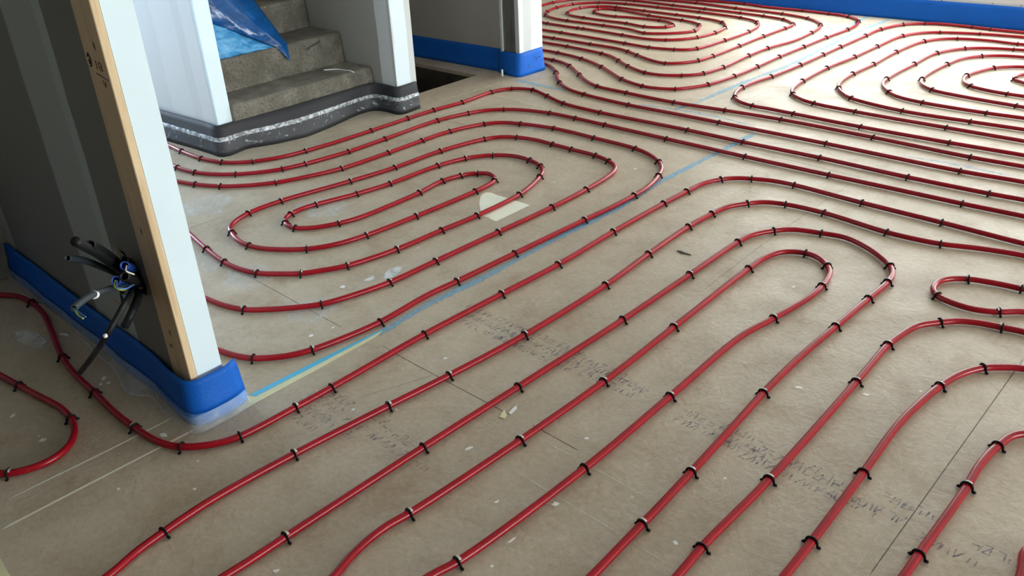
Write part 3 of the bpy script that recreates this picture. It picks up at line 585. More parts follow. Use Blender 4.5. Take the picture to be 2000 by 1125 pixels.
room_box('wall_partition_far', M['wall_white'], (X0, XE, YB-.0125, YB, 0, ZC), (XE-.05, XE, YA+.022, YB-.0125, 0, ZC), (X0, XE-.05, YA+.055, YB-.0125, 0, ZC))
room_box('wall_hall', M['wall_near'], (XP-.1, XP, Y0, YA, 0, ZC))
# timber board that closes the end of the partition
tb = MB(); tb.box(-2.207, -2.090, YA-.001, YA+.021, .0, ZC)
timber = tb.build('timber_board', M['timber']); bevel(timber, .002, 1)
tagit(timber, 'upright timber board screwed to the end of the near partition wall', 'board')
def on_timber(name, pts, r, mat):
    return MB().tube([(x, YA-.0012, z) for x, z in pts], r, 6).build(name, mat, timber)
for x, z in ((-2.132, 1.096), (-2.155, .60), (-2.15, .28)):
    mesh_obj('knot', [(x-.004, YA-.0016, z+.016), (x+.004, YA-.0016, z+.006), (x+.002, YA-.0016, z-.012), (x-.004, YA-.0016, z-.002)], [(0,1,2,3)], M['dark'], timber)
scr = MB().tube([(-2.165, YA-.004, .232), (-2.165, YA+.004, .232)], .006, 12).build('screw', M['screw'], timber)
marks = [[(-2.165, 1.028), (-2.10, 1.018)], [(-2.150, 1.062), (-2.150, 1.040)], [(-2.135, 1.058), (-2.120, 1.056), (-2.122, 1.038), (-2.134, 1.040), (-2.135, 1.058)], [(-2.128, 1.048), (-2.122, 1.047)], [(-2.135, 1.014), (-2.128, .998)], [(-2.128, .998), (-2.120, 1.012)]]
for q in marks: on_timber('pencil_mark', q, .0012, M['pencil'])
for q in ([(-2.192, 1.066), (-2.184, 1.075), (-2.176, 1.060), (-2.182, 1.044), (-2.190, 1.042)], [(-2.188, 1.060), (-2.186, 1.048)]):
    on_timber('pencil_mark', q, .0022, M['dark'])

# partition left of the stairs, partition right of the stairs, partition behind the floor opening
def slab(name, mat, pts, z0=0, z1=ZC, mats=None):
    n = len(pts)
    vs = [(x, y, z0) for x, y in pts] + [(x, y, z1) for x, y in pts]
    fs = [tuple(range(n))[::-1], tuple(range(n, 2*n))] + [(i, (i+1) % n, n+(i+1) % n, n+i) for i in range(n)]
    o = fix_normals(mesh_obj(name, vs, fs, mat))
    return struct(o)
slab('wall_stair_left', M['wall_mid'], [(-4.265, 2.144), (-4.265, 2.232), (X0, 2.20), (X0, 2.02)])
room_box('trim_3', M['wall_white'], (-4.266, -4.243, 2.1445, 2.2315, 0, ZC))
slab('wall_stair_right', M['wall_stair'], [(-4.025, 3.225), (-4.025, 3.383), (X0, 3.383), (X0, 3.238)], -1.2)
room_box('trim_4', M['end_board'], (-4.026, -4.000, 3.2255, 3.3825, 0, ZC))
slab('wall_beyond', M['wall_hole'], [(-4.10, 4.312), (-4.10, 4.50), (X0, 4.50), (X0, 4.290)])
room_box('trim_5', M['steel'], (-4.075, -3.99, 4.272, 4.30, 0, ZC), (-4.10, -3.985, 4.30, 4.49, 0, ZC))
room_box('trim_6', M['end_board'], (-3.985, -3.950, 4.2735, 4.5095, 0, ZC))
room_box('trim_7', M['end_board'], (-4.112, -4.095, 4.262, 4.312, .150, ZC))

for (x, y, s_) in ((-5.52, 3.98, .05), (-5.60, 4.06, .035), (-5.47, 4.08, .028)):
    q = random.Random(int(-x*100)); n0 = 7
    vs = [(x+s_*q.uniform(.6, 1.1)*math.cos(2*PI*k/n0), y+.6*s_*q.uniform(.6, 1.1)*math.sin(2*PI*k/n0), z) for z in (-.2395, -.2395+.35*s_) for k in range(n0)]
    fs = [tuple(range(n0))[::-1], tuple(range(n0, 2*n0))]+[(k, (k+1) % n0, n0+(k+1) % n0, n0+k) for k in range(n0)]
    tagit(fix_normals(mesh_obj('plaster_chunk', vs, fs, M['torn'])), 'broken plaster chunk lying in the dark floor opening', 'debris', 'plaster chunks in the floor opening')
# ---------------------------------------------------------------- concrete stairs
stairs = empty('concrete_staircase', (-4.22, 2.73, 0))
tagit(stairs, 'raw concrete staircase rising between the two stair partition walls', 'stairs')
def step(x0, x1, z0, z1, seed, lean=.012):
    nx, ny, nz = 10, 90, 12
    ya, yb = 2.238, 3.220
    vs = []; fs = []
    rows = [(x1-lean*(0), z0)]
    prof = [(x1-.006-lean*0+.012*(1-t/nz), z0+(z1-z0-.012)*t/nz) for t in range(nz+1)] + [(x1-.012, z1-.003), (x1-.024, z1)] + [(x1-.024-(x1-.024-x0)*t/nx, z1) for t in range(1, nx+1)]
    rnd = random.Random(seed)
    for j in range(ny+1):
        y = ya+(yb-ya)*j/ny
        for i, (x, z) in enumerate(prof):
            nv = noise.noise(Vector((x*9, y*9, z*9+seed)))*.009 + noise.noise(Vector((x*40, y*40, z*40)))*.005
            if i <= nz+1: vs.append((x+nv, y, z+(nv*.5 if i > nz-1 else 0)))
            else: vs.append((x, y, z+nv*.5))
    m = len(prof)
    for j in range(ny):
        for i in range(m-1):
            a = j*m+i; fs.append((a, a+m, a+m+1, a+1))
    b0 = len(vs)
    vs += [(x0, ya, z0), (x0, yb, z0)]
    fs.append(tuple([b0]+[i for i in range(m)][::-1])); fs.append(tuple([b0+1]+[ny*m+i for i in range(m)]))
    return fix_normals(mesh_obj('step', vs, fs, M['concrete'], stairs, True))
edges = [(-4.222, .254), (-4.503, .436), (-4.840, .618), (-5.14, .80), (-5.44, .98), (-5.74, 1.16), (-6.04, 1.34)]
for i, (x, z) in enumerate(edges):
    z0 = 0 if i == 0 else edges[i-1][1]-.001
    step(-7.4, x, z0, z, i*3.1)
# plaster drips and marker strokes on the treads
def stroke(name, pts, r, mat, parent): return MB().tube(pts, r, 5).build(name, mat, parent, True)
stroke('plaster_drip', spline([(-4.42, 3.00, .2565), (-4.36, 3.06, .2565), (-4.31, 3.07, .2565), (-4.255, 3.08, .2565), (-4.228, 3.085, .25)], .01)[0], .0035, M['white_tape'], stairs)
for k in range(5):
    y = 2.955+k*.022
    stroke('marker_stroke', spline([(-4.499, y, .378+.006*k), (-4.498, y+.008, .392+.006*k), (-4.498, y+.015, .382+.006*k)], .004)[0], .0016, M['dark'], stairs)

# blue rubbish bag on the second step
bag = empty('rubbish_bag', (-4.68, 2.5, .436))
tagit(bag, 'translucent blue plastic rubbish bag slumped on the concrete steps', 'bag')
def blob(name, rows, mat, parent, amp, seed, nseg=64, nrow=36):
    zs = [r[0] for r in rows]
    vs = []; fs = []
    def interp(z, k):
        for a, b in zip(rows, rows[1:]):
            if a[0] <= z <= b[0]:
                t = (z-a[0])/(b[0]-a[0]); t = t*t*(3-2*t)
                return a[k]*(1-t)+b[k]*t
        return rows[-1][k]
    for j in range(nrow+1):
        z = zs[0]+(zs[-1]-zs[0])*j/nrow
        yl, yr, xf, xb = (interp(z, k) for k in (1, 2, 3, 4))
        cx, cy = (xf+xb)/2, (yl+yr)/2; ax, ay = abs(xf-xb)/2, (yr-yl)/2
        for i in range(nseg):
            an = 2*PI*i/nseg
            c, s_ = math.cos(an), math.sin(an)
            ex = math.copysign(abs(c)**.7, c); ey = math.copysign(abs(s_)**.7, s_)
            x, y = cx+ax*ex, cy+ay*ey
            d = amp*noise.noise(Vector((x*7+seed, y*7, z*11)))+amp*.6*abs(noise.noise(Vector((x*15, y*15+seed, z*9))))
            f = min(1, j/3+.2)
            x += c*d; y += s_*d*f
            vs.append((x, y, max(z + (amp*.3*noise.noise(Vector((x*9, y*9, seed))) if j > 2 else 0), .4375)))
    for j in range(nrow):
        for i in range(nseg):
            i2 = (i+1) % nseg
            fs.append((j*nseg+i, j*nseg+i2, (j+1)*nseg+i2, (j+1)*nseg+i))
    fs.append(tuple(range(nseg))[::-1]); fs.append(tuple(nrow*nseg+i for i in range(nseg)))
    return mesh_obj(name, vs, fs, mat, parent, True)
blob('bag_film', [(.438, 2.26, 2.80, -4.535, -4.82), (.50, 2.26, 2.80, -4.565, -4.825), (.60, 2.27, 2.765, -4.60, -4.83), (.72, 2.28, 2.70, -4.61, -4.83), (.86, 2.32, 2.60, -4.63, -4.82), (.98, 2.38, 2.52, -4.68, -4.78)], M['bag'], bag, .009, 3)
# the filled lower belly pressed against the film
def belly():
    nu, nv = 40, 18
    vs = []; fs = []
    for j in range(nv+1):
        v = j/nv
        for i in range(nu+1):
            u = i/nu
            y = 2.27+.46*u
            top = .708-.255*(u**1.0)+.012*noise.noise(Vector((u*8, 3, 0)))
            z = .4385+(max(top-.4385, .004))*v
            x = -4.514-.045*v*v + .014*noise.noise(Vector((u*5, v*3, 5)))+.008*noise.noise(Vector((u*16+v*5, v*4, 9)))
            vs.append((x, y, z))
    n = len(vs)
    vs += [(x-.10, y, z) for x, y, z in vs]
    W = nu+1
    for j in range(nv):
        for i in range(nu):
            a = j*W+i
            fs.append((a, a+1, a+W+1, a+W)); fs.append((n+a, n+a+W, n+a+W+1, n+a+1))
    for i in range(nu):
        fs.append((i, n+i, n+i+1, i+1)); a = nv*W+i; fs.append((a, a+1, n+a+1, n+a))
    for j in range(nv):
        a = j*W; fs.append((a, a+W, n+a+W, n+a)); a = j*W+nu; fs.append((a, n+a, n+a+W, a+W))
    return mesh_obj('filled_belly', vs, fs, M['bag_full'], bag, True)
belly()
# loose corner of film hanging over the step edge
vs = []; fs = []; NU, NV = 22, 30
def lerp_tab(tab, z):
    for a_, c_ in zip(tab, tab[1:]):
        if a_[0] <= z <= c_[0]: return a_[1]+(c_[1]-a_[1])*(z-a_[0])/(c_[0]-a_[0])
    return tab[-1][1]
for j in range(NV+1):
    z = .437+(.97-.437)*j/NV
    yl = min(2.745, max(2.262, 2.27+.46*(.700-z)/.255)); yr = lerp_tab([(.437, 2.842), (.50, 2.812), (.58, 2.780), (.71, 2.712), (.85, 2.62), (.97, 2.50)], z)
    xx = lerp_tab([(.437, -4.502), (.50, -4.525), (.60, -4.560), (.72, -4.585), (.85, -4.61), (.97, -4.68)], z)
    for i in range(NU+1):
        u = i/NU; y = yl+(yr-yl)*u
        x = xx+.022*math.sin(PI*min(1, u*.9+.08))*min(1, j/5)-.03*u**6+.004*noise.noise(Vector((y*9, z*14, 2)))+.003*noise.noise(Vector((y*30+z*26, 4, 2)))
        vs.append((x, y, z))
for j in range(NV):
    for i in range(NU):
        a_ = j*(NU+1)+i; fs.append((a_, a_+1, a_+NU+2, a_+NU+1))
# the loose corner hangs over the step edge
t0 = len(vs)
NT = 8
for j in range(1, NT+1):
    f = j/NT
    for i in range(NU+1):
        y0, x0_, _ = vs[i][1], vs[i][0], 0
        vs.append((x0_+(-4.480-x0_)*f+.004*math.sin(PI*f), y0+(2.806-y0)*f, .437-.090*f))
for j in range(NT):
    for i in range(NU):
        a_ = (i if j == 0 else t0+(j-1)*(NU+1)+i); c_ = t0+j*(NU+1)+i
        fs.append((a_, c_, c_+1, a_+1))
o = mesh_obj('taut_film', vs, fs, M['bag'], bag, True)
sd = o.modifiers.new('solid', 'SOLIDIFY'); sd.thickness = .002; sd.offset = -1

# ---------------------------------------------------------------- foam edge strips
def ribbon(name, lo, hi, z0, z1, t, mat, parent=None, wave=.0, step=.03, nz=6, seed=0, smooth_path=True):
    """upright foam strip: lo / hi = plan line of its outer face at the bottom / top"""
    A = [Vector((p[0], p[1], 0)) for p in lo]; B = [Vector((p[0], p[1], 0)) for p in hi]
    def resample(P, n):
        d = [0]
        for a, b in zip(P, P[1:]): d.append(d[-1]+(b-a).length)
        out = []
        for k in range(n+1):
            s = d[-1]*k/n; i = 0
            while i < len(d)-2 and d[i+1] < s: i += 1
            f = (s-d[i])/max(d[i+1]-d[i], 1e-6)
            out.append(P[i].lerp(P[i+1], f))
        return out
    # resample segment by segment so that corners stay paired
    ra, rb = [], []
    for i in range(len(A)-1):
        n = max(1, int(((A[i+1]-A[i]).length)/step))
        for k in range(n):
            ra.append(A[i].lerp(A[i+1], k/n)); rb.append(B[i].lerp(B[i+1], k/n))
    ra.append(A[-1]); rb.append(B[-1])
    if smooth_path:
        for _ in range(1):
            for R_ in (ra, rb):
                c = [p.copy() for p in R_]
                for i in range(1, len(R_)-1): R_[i] = c[i]*.5+(c[i-1]+c[i+1])*.25
    vs = []; fs = []; L = len(ra)
    for i in range(L):
        for j in range(nz+1):
            f = j/nz
            p = ra[i].lerp(rb[i], f)
            q0 = ra[max(i-1,0)].lerp(rb[max(i-1,0)], f); q1 = ra[min(i+1,L-1)].lerp(rb[min(i+1,L-1)], f)
            tg = (q1-q0).normalized(); nr = Vector((tg.y, -tg.x, 0))
            w = wave*noise.noise(Vector((p.x*4+seed, p.y*4, f*2)))
            o_ = p+nr*w; inn = p-nr*t+nr*w
            z = z0+(z1-z0)*f + wave*.4*noise.noise(Vector((p.x*3, p.y*3, seed+7)))*f
            vs.append((o_.x, o_.y, z)); vs.append((inn.x, inn.y, z))
    W = 2*(nz+1)
    for i in range(L-1):
        for j in range(nz):
            a = i*W+2*j
            fs.append((a, a+W, a+W+2, a+2)); fs.append((a+1, a+3, a+W+3, a+W+1))
        a = i*W; fs.append((a, a+1, a+W+1, a+W))
        a = i*W+2*nz; fs.append((a, a+W, a+W+1, a+1))
    for i in (0, L-1):
        a = i*W
        for j in range(nz): fs.append((a+2*j, a+2*j+1, a+2*j+3, a+2*j+2))
    return fix_normals(mesh_obj(name, vs, fs, mat, parent, True))

# near partition: blue strip with a film skirt
near = empty('edge_strip', (-2.6, .78, 0))
tagit(near, 'blue foam edge strip with loose clear film around the near partition wall', 'edge strip')
nlo = [(-3.60, .775), (-3.2, .772), (-2.8, .778), (-2.5, .772), (-2.28, .776), (-2.20, .768), (-2.10, .764), (-2.056, .772), (-2.048, .85), (-2.054, .915), (-2.068, .95)]
nhi = [(-3.60, .788), (-3.2, .790), (-2.8, .786), (-2.5, .788), (-2.28, .786), (-2.20, .775), (-2.12, .772), (-2.066, .780), (-2.064, .85), (-2.068, .915), (-2.085, .945)]
ribbon('foam_band', nlo, nhi, .042, .148, .008, M['foam_blue'], near, wave=.006, seed=2)
ribbon('pale_lower_band', [(x, y) for x, y in nlo], nlo, .0, .044, .006, M['foam_pale'], near, wave=.002, seed=2)
def film_skirt():
    out = [(-3.60,.745),(-3.388,.752),(-3.229,.765),(-3.049,.765),(-2.841,.755),(-2.679,.746),(-2.568,.745),(-2.469,.724),(-2.40,.712),(-2.355,.726),(-2.322,.752),(-2.267,.752),(-2.209,.742),(-2.152,.740),(-2.085,.742),(-2.034,.752),(-2.022,.85),(-2.030,.945)]
    inn = [(-3.60,.765),(-3.388,.765),(-3.229,.764),(-3.049,.766),(-2.841,.770),(-2.679,.768),(-2.568,.766),(-2.469,.765),(-2.40,.766),(-2.355,.767),(-2.322,.768),(-2.267,.764),(-2.209,.756),(-2.152,.752),(-2.090,.751),(-2.044,.760),(-2.034,.85),(-2.040,.940)]
    o1 = spline([(x, y, .003) for x, y in out], .012)[0]
    i1 = [Vector((0,0,0))]*len(o1)
    # matching resample of the inner line
    P = spline([(x, y, .050) for x, y in inn], .012)[0]
    n = len(o1)
    vs = []; fs = []; m = 8
    for i in range(n):
        b = P[min(int(i*(len(P)-1)/(n-1)+.5), len(P)-1)]
        a = o1[i]
        for j in range(m+1):
            t = j/m
            z = b.z*(1-t)**1.8+a.z
            p = b.lerp(a, t)
            c = .006*noise.noise(Vector((p.x*22, p.y*22, t*3)))*math.sin(PI*min(1, t*1.1))
            vs.append((p.x, p.y-abs(c)*.3, max(.002, z+c)))
    for i in range(n-1):
        for j in range(m):
            a = i*(m+1)+j; fs.append((a, a+1, a+m+2, a+m+1))
    cov = [(1.0 if i % (m+1) == m else (.35 if i % (m+1) == m-1 else 0.0)) for i in range(len(vs))]
    return mesh_obj('film_skirt', vs, fs, M['film'], near, True, attr=cov)
film_skirt()

hall = ribbon('edge_strip', [(-3.585, -2.5), (-3.585, -.5), (-3.583, .70)], [(-3.605, -2.5), (-3.605, -.5), (-3.605, .775)], .0, .16, .01, M['foam_blue'], None, wave=.003, smooth_path=False)
tagit(hall, 'bright blue foam edge strip in the dark corner at the left edge', 'edge strip')

grey = empty('edge_strip', (-4.2, 2.6, 0))
tagit(grey, 'dark grey foam edge strip running round the foot of the concrete stairs', 'edge strip')
glo = [(-5.6, 1.985), (-4.756, 2.056), (-4.30, 2.094), (-4.190, 2.098), (-4.182, 2.15), (-4.195, 2.215), (-4.215, 2.262), (-4.14, 2.42), (-4.095, 2.60), (-4.14, 2.85), (-4.195, 3.06), (-4.185, 3.17), (-4.10, 3.190), (-3.958, 3.188), (-3.952, 3.235), (-3.962, 3.32), (-3.966, 3.368)]
ghi = [(-5.6, 2.03), (-4.80, 2.092), (-4.33, 2.120), (-4.226, 2.118), (-4.222, 2.16), (-4.226, 2.215), (-4.222, 2.262), (-4.205, 2.42), (-4.200, 2.60), (-4.198, 2.85), (-4.198, 3.06), (-4.195, 3.19), (-4.12, 3.207), (-3.980, 3.203), (-3.978, 3.24), (-3.980, 3.32), (-3.986, 3.370)]
ribbon('foam_band', glo, ghi, 0, .165, .009, M['foam_grey'], grey, wave=.004, seed=5)
def mid(lo, hi, f, off):
    out = []
    for i, (a, b) in enumerate(zip(lo, hi)):
        p = Vector(a).lerp(Vector(b), f)
        q0 = Vector(lo[max(i-1, 0)]); q1 = Vector(lo[min(i+1, len(lo)-1)]); tg = (q1-q0).normalized()
        out.append((p.x+tg.y*off, p.y-tg.x*off))
    return out
ribbon('film_band', mid(glo, ghi, .12, .004), mid(glo, ghi, .62, .004), .022, .105, .0012, M['film_grey'], grey, wave=.003, seed=5)
ribbon('film_fold', mid(glo, ghi, .50, .006), mid(glo, ghi, .60, .006), .080, .102, .0015, M['film_stripe'], grey, wave=.004, seed=6)

beyond = empty('edge_strip', (-4.3, 4.28, 0))
tagit(beyond, 'blue foam edge strip along the wall behind the dark floor opening', 'edge strip')
ribbon('foam_band', [(X0, 4.262), (-5.0, 4.275), (-4.14, 4.290)], [(X0, 4.270), (-5.0, 4.285), (-4.14, 4.300)], 0, .155, .010, M['foam_blue'], beyond, wave=.002)
wrap = ribbon('corner_wrap', [(-4.16, 4.275), (-4.07, 4.245), (-3.932, 4.236), (-3.924, 4.262), (-3.920, 4.40), (-3.912, 4.50), (-3.94, 4.53), (-4.2, 4.53), (-5.2, 4.53)],
       [(-4.16, 4.280), (-4.08, 4.255), (-3.936, 4.252), (-3.932, 4.275), (-3.938, 4.40), (-3.936, 4.50), (-3.96, 4.525), (-4.2, 4.522), (-5.2, 4.522)], 0, .155, .012, M['foam_blue'], beyond, wave=.002)
for (y, z) in ((4.33, .06), (4.345, .045), (4.335, .035), (4.41, .10), (4.42, .085), (4.45, .095), (4.30, .04), (4.47, .07)):
    mesh_obj('puncture', [(-3.9255, y, z), (-3.9255, y+.008, z+.004), (-3.9255, y+.006, z+.010), (-3.9255, y-.002, z+.006)], [(0,1,2,3)], M['dark'], beyond)
backs = ribbon('edge_strip', [(X0, 7.160), (-4, 7.163), (-2.8, 7.163), (X1, 7.160)], [(X0, 7.178), (-4, 7.176), (-2.8, 7.172), (X1, 7.176)], 0, .158, .012, M['foam_blue'], None, wave=.003, step=.06)
tagit(backs, 'long blue foam edge strip along the back wall under the window', 'edge strip')

# ---------------------------------------------------------------- floor joints, paint, tape, ink
def strip(name, pts, w, z, mat, step=.03, jit=0.0, seed=0):
    P = spline([(x, y, 0) for x, y in pts], step)[0] if len(pts) > 2 else [Vector((*pts[0], 0)).lerp(Vector((*pts[1], 0)), k/40) for k in range(41)]
    vs = []; fs = []; cov = []
    rnd = random.Random(seed)
    for i, p in enumerate(P):
        t = (P[min(i+1, len(P)-1)]-P[max(i-1, 0)]).normalized(); n = Vector((-t.y, t.x, 0))
        ww = w*(1+jit*noise.noise(Vector((p.x*5, p.y*5, seed))))
        end = min(1, i/3, (len(P)-1-i)/3)
        for k, c in ((-1, 0), (0, 1), (1, 0)):
            q = p+n*(k*ww/2); vs.append((q.x, q.y, z)); cov.append(c*end)
    for i in range(len(P)-1):
        for k in range(2):
            a = i*3+k; fs.append((a, a+3, a+4, a+1))
    return mesh_obj(name, vs, fs, mat, floor, attr=cov)
for i, q in enumerate(FLOOR_MARKS['seams']): strip('board_joint', q, .0028, .0004, M['seam_faint'] if i in (7, 8) else M['seam'], seed=i)
for i, q in enumerate(FLOOR_MARKS['pale']): strip('crease', q, .006, .0004, M['pale_line'], seed=i)
for i, q in enumerate(FLOOR_MARKS['white']): strip('white_joint', q, .0105 if i == 0 else .0085, .0005, M['white_line'], seed=i)
for i, q in enumerate(FLOOR_MARKS['scribble']): strip('chalk_smear', q, .022, .0004, M['scribble'], jit=.6, seed=i)
for i, q in enumerate(FLOOR_MARKS['blue']): strip('paint_line', q, .044, .0006, M['spray'], jit=.5, seed=i)
for i, q in enumerate(FLOOR_MARKS['blueT']): strip('paint_line', q, .045, .0006, M['spray_thin'], jit=.5, seed=i)
for i, q in enumerate(FLOOR_MARKS['blue2']): strip('paint_line', q, .055, .0006, M['spray_far'], jit=.5, seed=i)
for i, q in enumerate(FLOOR_MARKS['tapeA']+FLOOR_MARKS['tapeB']): strip('faint_tape', q, .045, .0005, M['faint_tape'], jit=.2, seed=i)
def patch(name, pts, z, mat, attr=True, th=None, parent=floor):
    c = (sum(p[0] for p in pts)/len(pts), sum(p[1] for p in pts)/len(pts))
    n = len(pts)
    if attr:
        vs = [(c[0], c[1], z)] + [((p[0]+c[0])/2, (p[1]+c[1])/2, z) for p in pts] + [(p[0], p[1], z) for p in pts]
        cov = [1]+[1]*n+[0]*n
        fs = [(0, 1+i, 1+(i+1) % n) for i in range(n)] + [(1+i, 1+n+i, 1+n+(i+1) % n, 1+(i+1) % n) for i in range(n)]
        return mesh_obj(name, vs, fs, mat, parent, attr=cov)
    vs = [(p[0], p[1], z) for p in pts]+[(p[0], p[1], z+th) for p in pts]
    fs = [tuple(range(n))[::-1], tuple(range(n, 2*n))]+[(i, (i+1) % n, n+(i+1) % n, n+i) for i in range(n)]
    return fix_normals(mesh_obj(name, vs, fs, mat, parent))
for k, mt in (('smear', 'plaster'), ('smearB', 'plaster'), ('smearC', 'plaster'), ('smearD', 'plaster_thin'), ('smearE', 'plaster_thin'), ('smearF', 'plaster_thin'), ('smearG', 'plaster_thin'), ('smearH', 'plaster_thin'), ('smearI', 'plaster_thin')):
    patch('plaster_smear', FLOOR_MARKS[k], .0005, M[mt])
rnd = random.Random(11)
def disc(cx, cy, ra, rb, an, z, name, mat):
    pts = [(cx+ra*math.cos(t)*math.cos(an)-rb*math.sin(t)*math.sin(an), cy+ra*math.cos(t)*math.sin(an)+rb*math.sin(t)*math.cos(an)) for t in [2*PI*k/14 for k in range(14)]]
    return patch(name, pts, z, mat)
def ink_print(cx, cy, ra, rb, seed):
    """worn, unreadable printed characters: short broken strokes in rows along x"""
    q = random.Random(seed); vs = []; fs = []; cov = []
    h = .030; adv = .026
    rows = max(1, int(2*rb/.045)); cols = max(2, int(2*ra/adv))
    for r_ in range(rows):
        for c_ in range(cols):
            gx = cx-ra+c_*adv+q.uniform(-.003, .003); gy = cy+(r_-(rows-1)/2)*.045
            for s_ in range(q.choice((2, 3, 3, 4))):
                kind = q.random()
                if kind < .45: a = (gx+q.choice((0, .016)), gy-h/2); e = (a[0]+q.uniform(-.004, .004), gy+h/2*q.uniform(.1, 1))
                elif kind < .75: yy = gy+q.choice((-1, 0, 1))*h/2; a = (gx, yy); e = (gx+.016, yy+q.uniform(-.003, .003))
                else: a = (gx, gy-h/2); e = (gx+.016, gy+h/2)
                d = Vector((e[0]-a[0], e[1]-a[1])); L = max(d.length, .001); n_ = Vector((-d.y, d.x))/L*.0034
                b0 = len(vs)
                for t in (0, .5, 1):
                    for k, cv in ((-1, .2), (0, 1), (1, .2)):
                        vs.append((a[0]+d.x*t+n_.x*k, a[1]+d.y*t+n_.y*k, .0004)); cov.append(cv)
                for t in range(2):
                    for k in range(2):
                        i0 = b0+t*3+k; fs.append((i0, i0+3, i0+4, i0+1))
    mesh_obj('ink_print', vs, fs, M['ink'], floor, attr=cov)
for i, (x, y, ra, rb, an) in enumerate(INK_AREAS): ink_print(x, y, ra*1.1, rb*1.3, i)
for i, (x, y, ra, rb) in enumerate(PLASTER_CHIPS):
    q = random.Random(i); an = q.uniform(-.6, .6)
    ring = [(q.uniform(.45, 1.15), 2*PI*(k+q.uniform(-.25, .25))/9) for k in range(9)]
    patch('plaster_fleck', [(x+f*ra*math.cos(t)*math.cos(an)-f*rb*math.sin(t)*math.sin(an), y+f*ra*math.cos(t)*math.sin(an)+f*rb*math.sin(t)*math.cos(an)) for f, t in ring], .0005, M['fleck'])
tp = patch('masking_tape', FLOOR_MARKS['tape'], .0002, M['tape'], False, .0006, None)
tagit(tp, 'cream masking tape strip with a blue sprayed edge beside the near partition', 'tape')
bl = FLOOR_MARKS['tapeblue']
patch('blue_overspray', bl, .00095, M['spray_tape'], parent=tp)
ct = patch('tape_patch', FLOOR_MARKS['patch'], .0002, M['patch'], False, .0005, None)
tagit(ct, 'cream tape patch with a rounded end stuck under the red pipe bend', 'tape')
ws = patch('tape_scrap', FLOOR_MARKS['wisp'], .0003, M['tape'], False, .002, None)
tagit(ws, 'tiny torn cream tape scrap on the floor at a board joint', 'tape')
patch('tape_tail', FLOOR_MARKS['wispA'], .0003, M['white_tape'], False, .002, ws)
lf = patch('wood_splinter', FLOOR_MARKS['leaf'], .0003, M['shaft'], False, .003, None)
tagit(lf, 'small dark wood splinter lying between two red pipes', 'splinter')
cn = patch('masking_tape', FLOOR_MARKS['corner'], .0002, M['tape'], False, .0006, None)
tagit(cn, 'pale tape corner at the bottom left edge of the floor', 'tape')
tb2 = MB().box(-4.065, -4.055, 4.205, 4.215, .0, .045).build('tape_stub', M['patch'])
tagit(tb2, 'small upright cream tape stub at the foot of the far blue-wrapped post', 'tape')

# ---------------------------------------------------------------- electrical ducts out of the torn opening
def duct(key, name, label, r, mat, ribs=0, hollow=True, step=.004, grp=None):
    P, _ = spline(CONDUIT_PATHS[key], step if ribs else .008)
    root = empty(name, CONDUIT_PATHS[key][0])
    MB().tube(P, r, 12, ribs=ribs, hollow=hollow).build('sleeve', mat, root, True)
    return tagit(root, label, 'cable duct', grp)
def wire(key, mat, parent, r=.0022, name='wire'):
    MB().tube(spline(CONDUIT_PATHS[key], .006)[0], r, 6).build(name, mat, parent, True)
duct('A', 'electrical_duct', 'longest thick black duct reaching up left out of the torn wall hole', .0125, M['duct_black'], hollow=False)
duct('B', 'electrical_duct', 'shorter black duct tucked just above the longest black duct', .0120, M['duct_black'])
duct('C', 'electrical_duct', 'thin grey corrugated duct pointing left beneath the two black ducts', .0095, M['duct_grey'], ribs=.14)
tb3 = MB()
for q in ([(-2.392, .475), (-2.372, .492), (-2.352, .478), (-2.366, .452)], [(-2.352, .478), (-2.325, .470), (-2.335, .452), (-2.360, .458)], [(-2.285, .428), (-2.268, .420), (-2.262, .388), (-2.285, .378), (-2.292, .400)]):
    n0 = len(tb3.v); tb3.v += [(x, YA-.001, z) for x, z in q]+[(x, YA-.012, z+.002) for x, z in q]
    k = len(q); tb3.f += [tuple(n0+i for i in range(k)), tuple(n0+k+i for i in range(k))[::-1]]+[(n0+i, n0+(i+1) % k, n0+k+(i+1) % k, n0+k+i) for i in range(k)]
torn = fix_normals(tb3.build('trim_8', M['torn'])); torn['kind'] = 'structure'
d = duct('D', 'electrical_duct', 'drooping grey corrugated duct ending in yellow-green and blue wires', .0085, M['duct_grey'], ribs=.14)
wire('wD1', M['w_yellow'], d); wire('wD2', M['w_blue'], d, .0018)
MB().tube(CONDUIT_PATHS['tD'], .0108, 12).build('white_tape_ring', M['white_tape'], d, True)
e = duct('E', 'electrical_duct', 'upper blue duct stub with one white wire loop in the wall hole', .0125, M['duct_blue'])
wire('wE', M['w_white'], e)
f_ = duct('F', 'electrical_duct', 'lower blue duct stub with looped yellow-green and blue wires', .0125, M['duct_blue'])
wire('wF1', M['w_yellow'], f_); wire('wF2', M['w_blue'], f_)
g_ = duct('G', 'electrical_duct', 'longest black duct hanging down from the wall hole in front of the film', .0078, M['duct_black'])
MB().tube([Vector(CONDUIT_PATHS['tG'][1])+Vector((.003,-.006,.006)), Vector(CONDUIT_PATHS['tG'][1])+Vector((.004,-.0065,.012))], .0055, 10).build('white_tape_spot', M['white_tape'], g_, True)
duct('H', 'electrical_duct', 'short black duct hanging straight down nearest the timber board', .0115, M['duct_black'], ribs=.05)
i_ = duct('I', 'electrical_duct', 'small grey duct stub with red, blue and white wire ends', .0065, M['duct_grey'])
wire('wI1', M['w_red'], i_, .0016); wire('wI2', M['w_white'], i_, .0018); wire('wI3', M['w_blue'], i_, .0018)
duct('J', 'electrical_duct', 'stubby black corrugated duct facing forward in the middle of the bundle', .0135, M['duct_black'], ribs=.12)
duct('K', 'electrical_duct', 'open black duct mouth at the top of the torn wall hole', .0120, M['duct_black'])

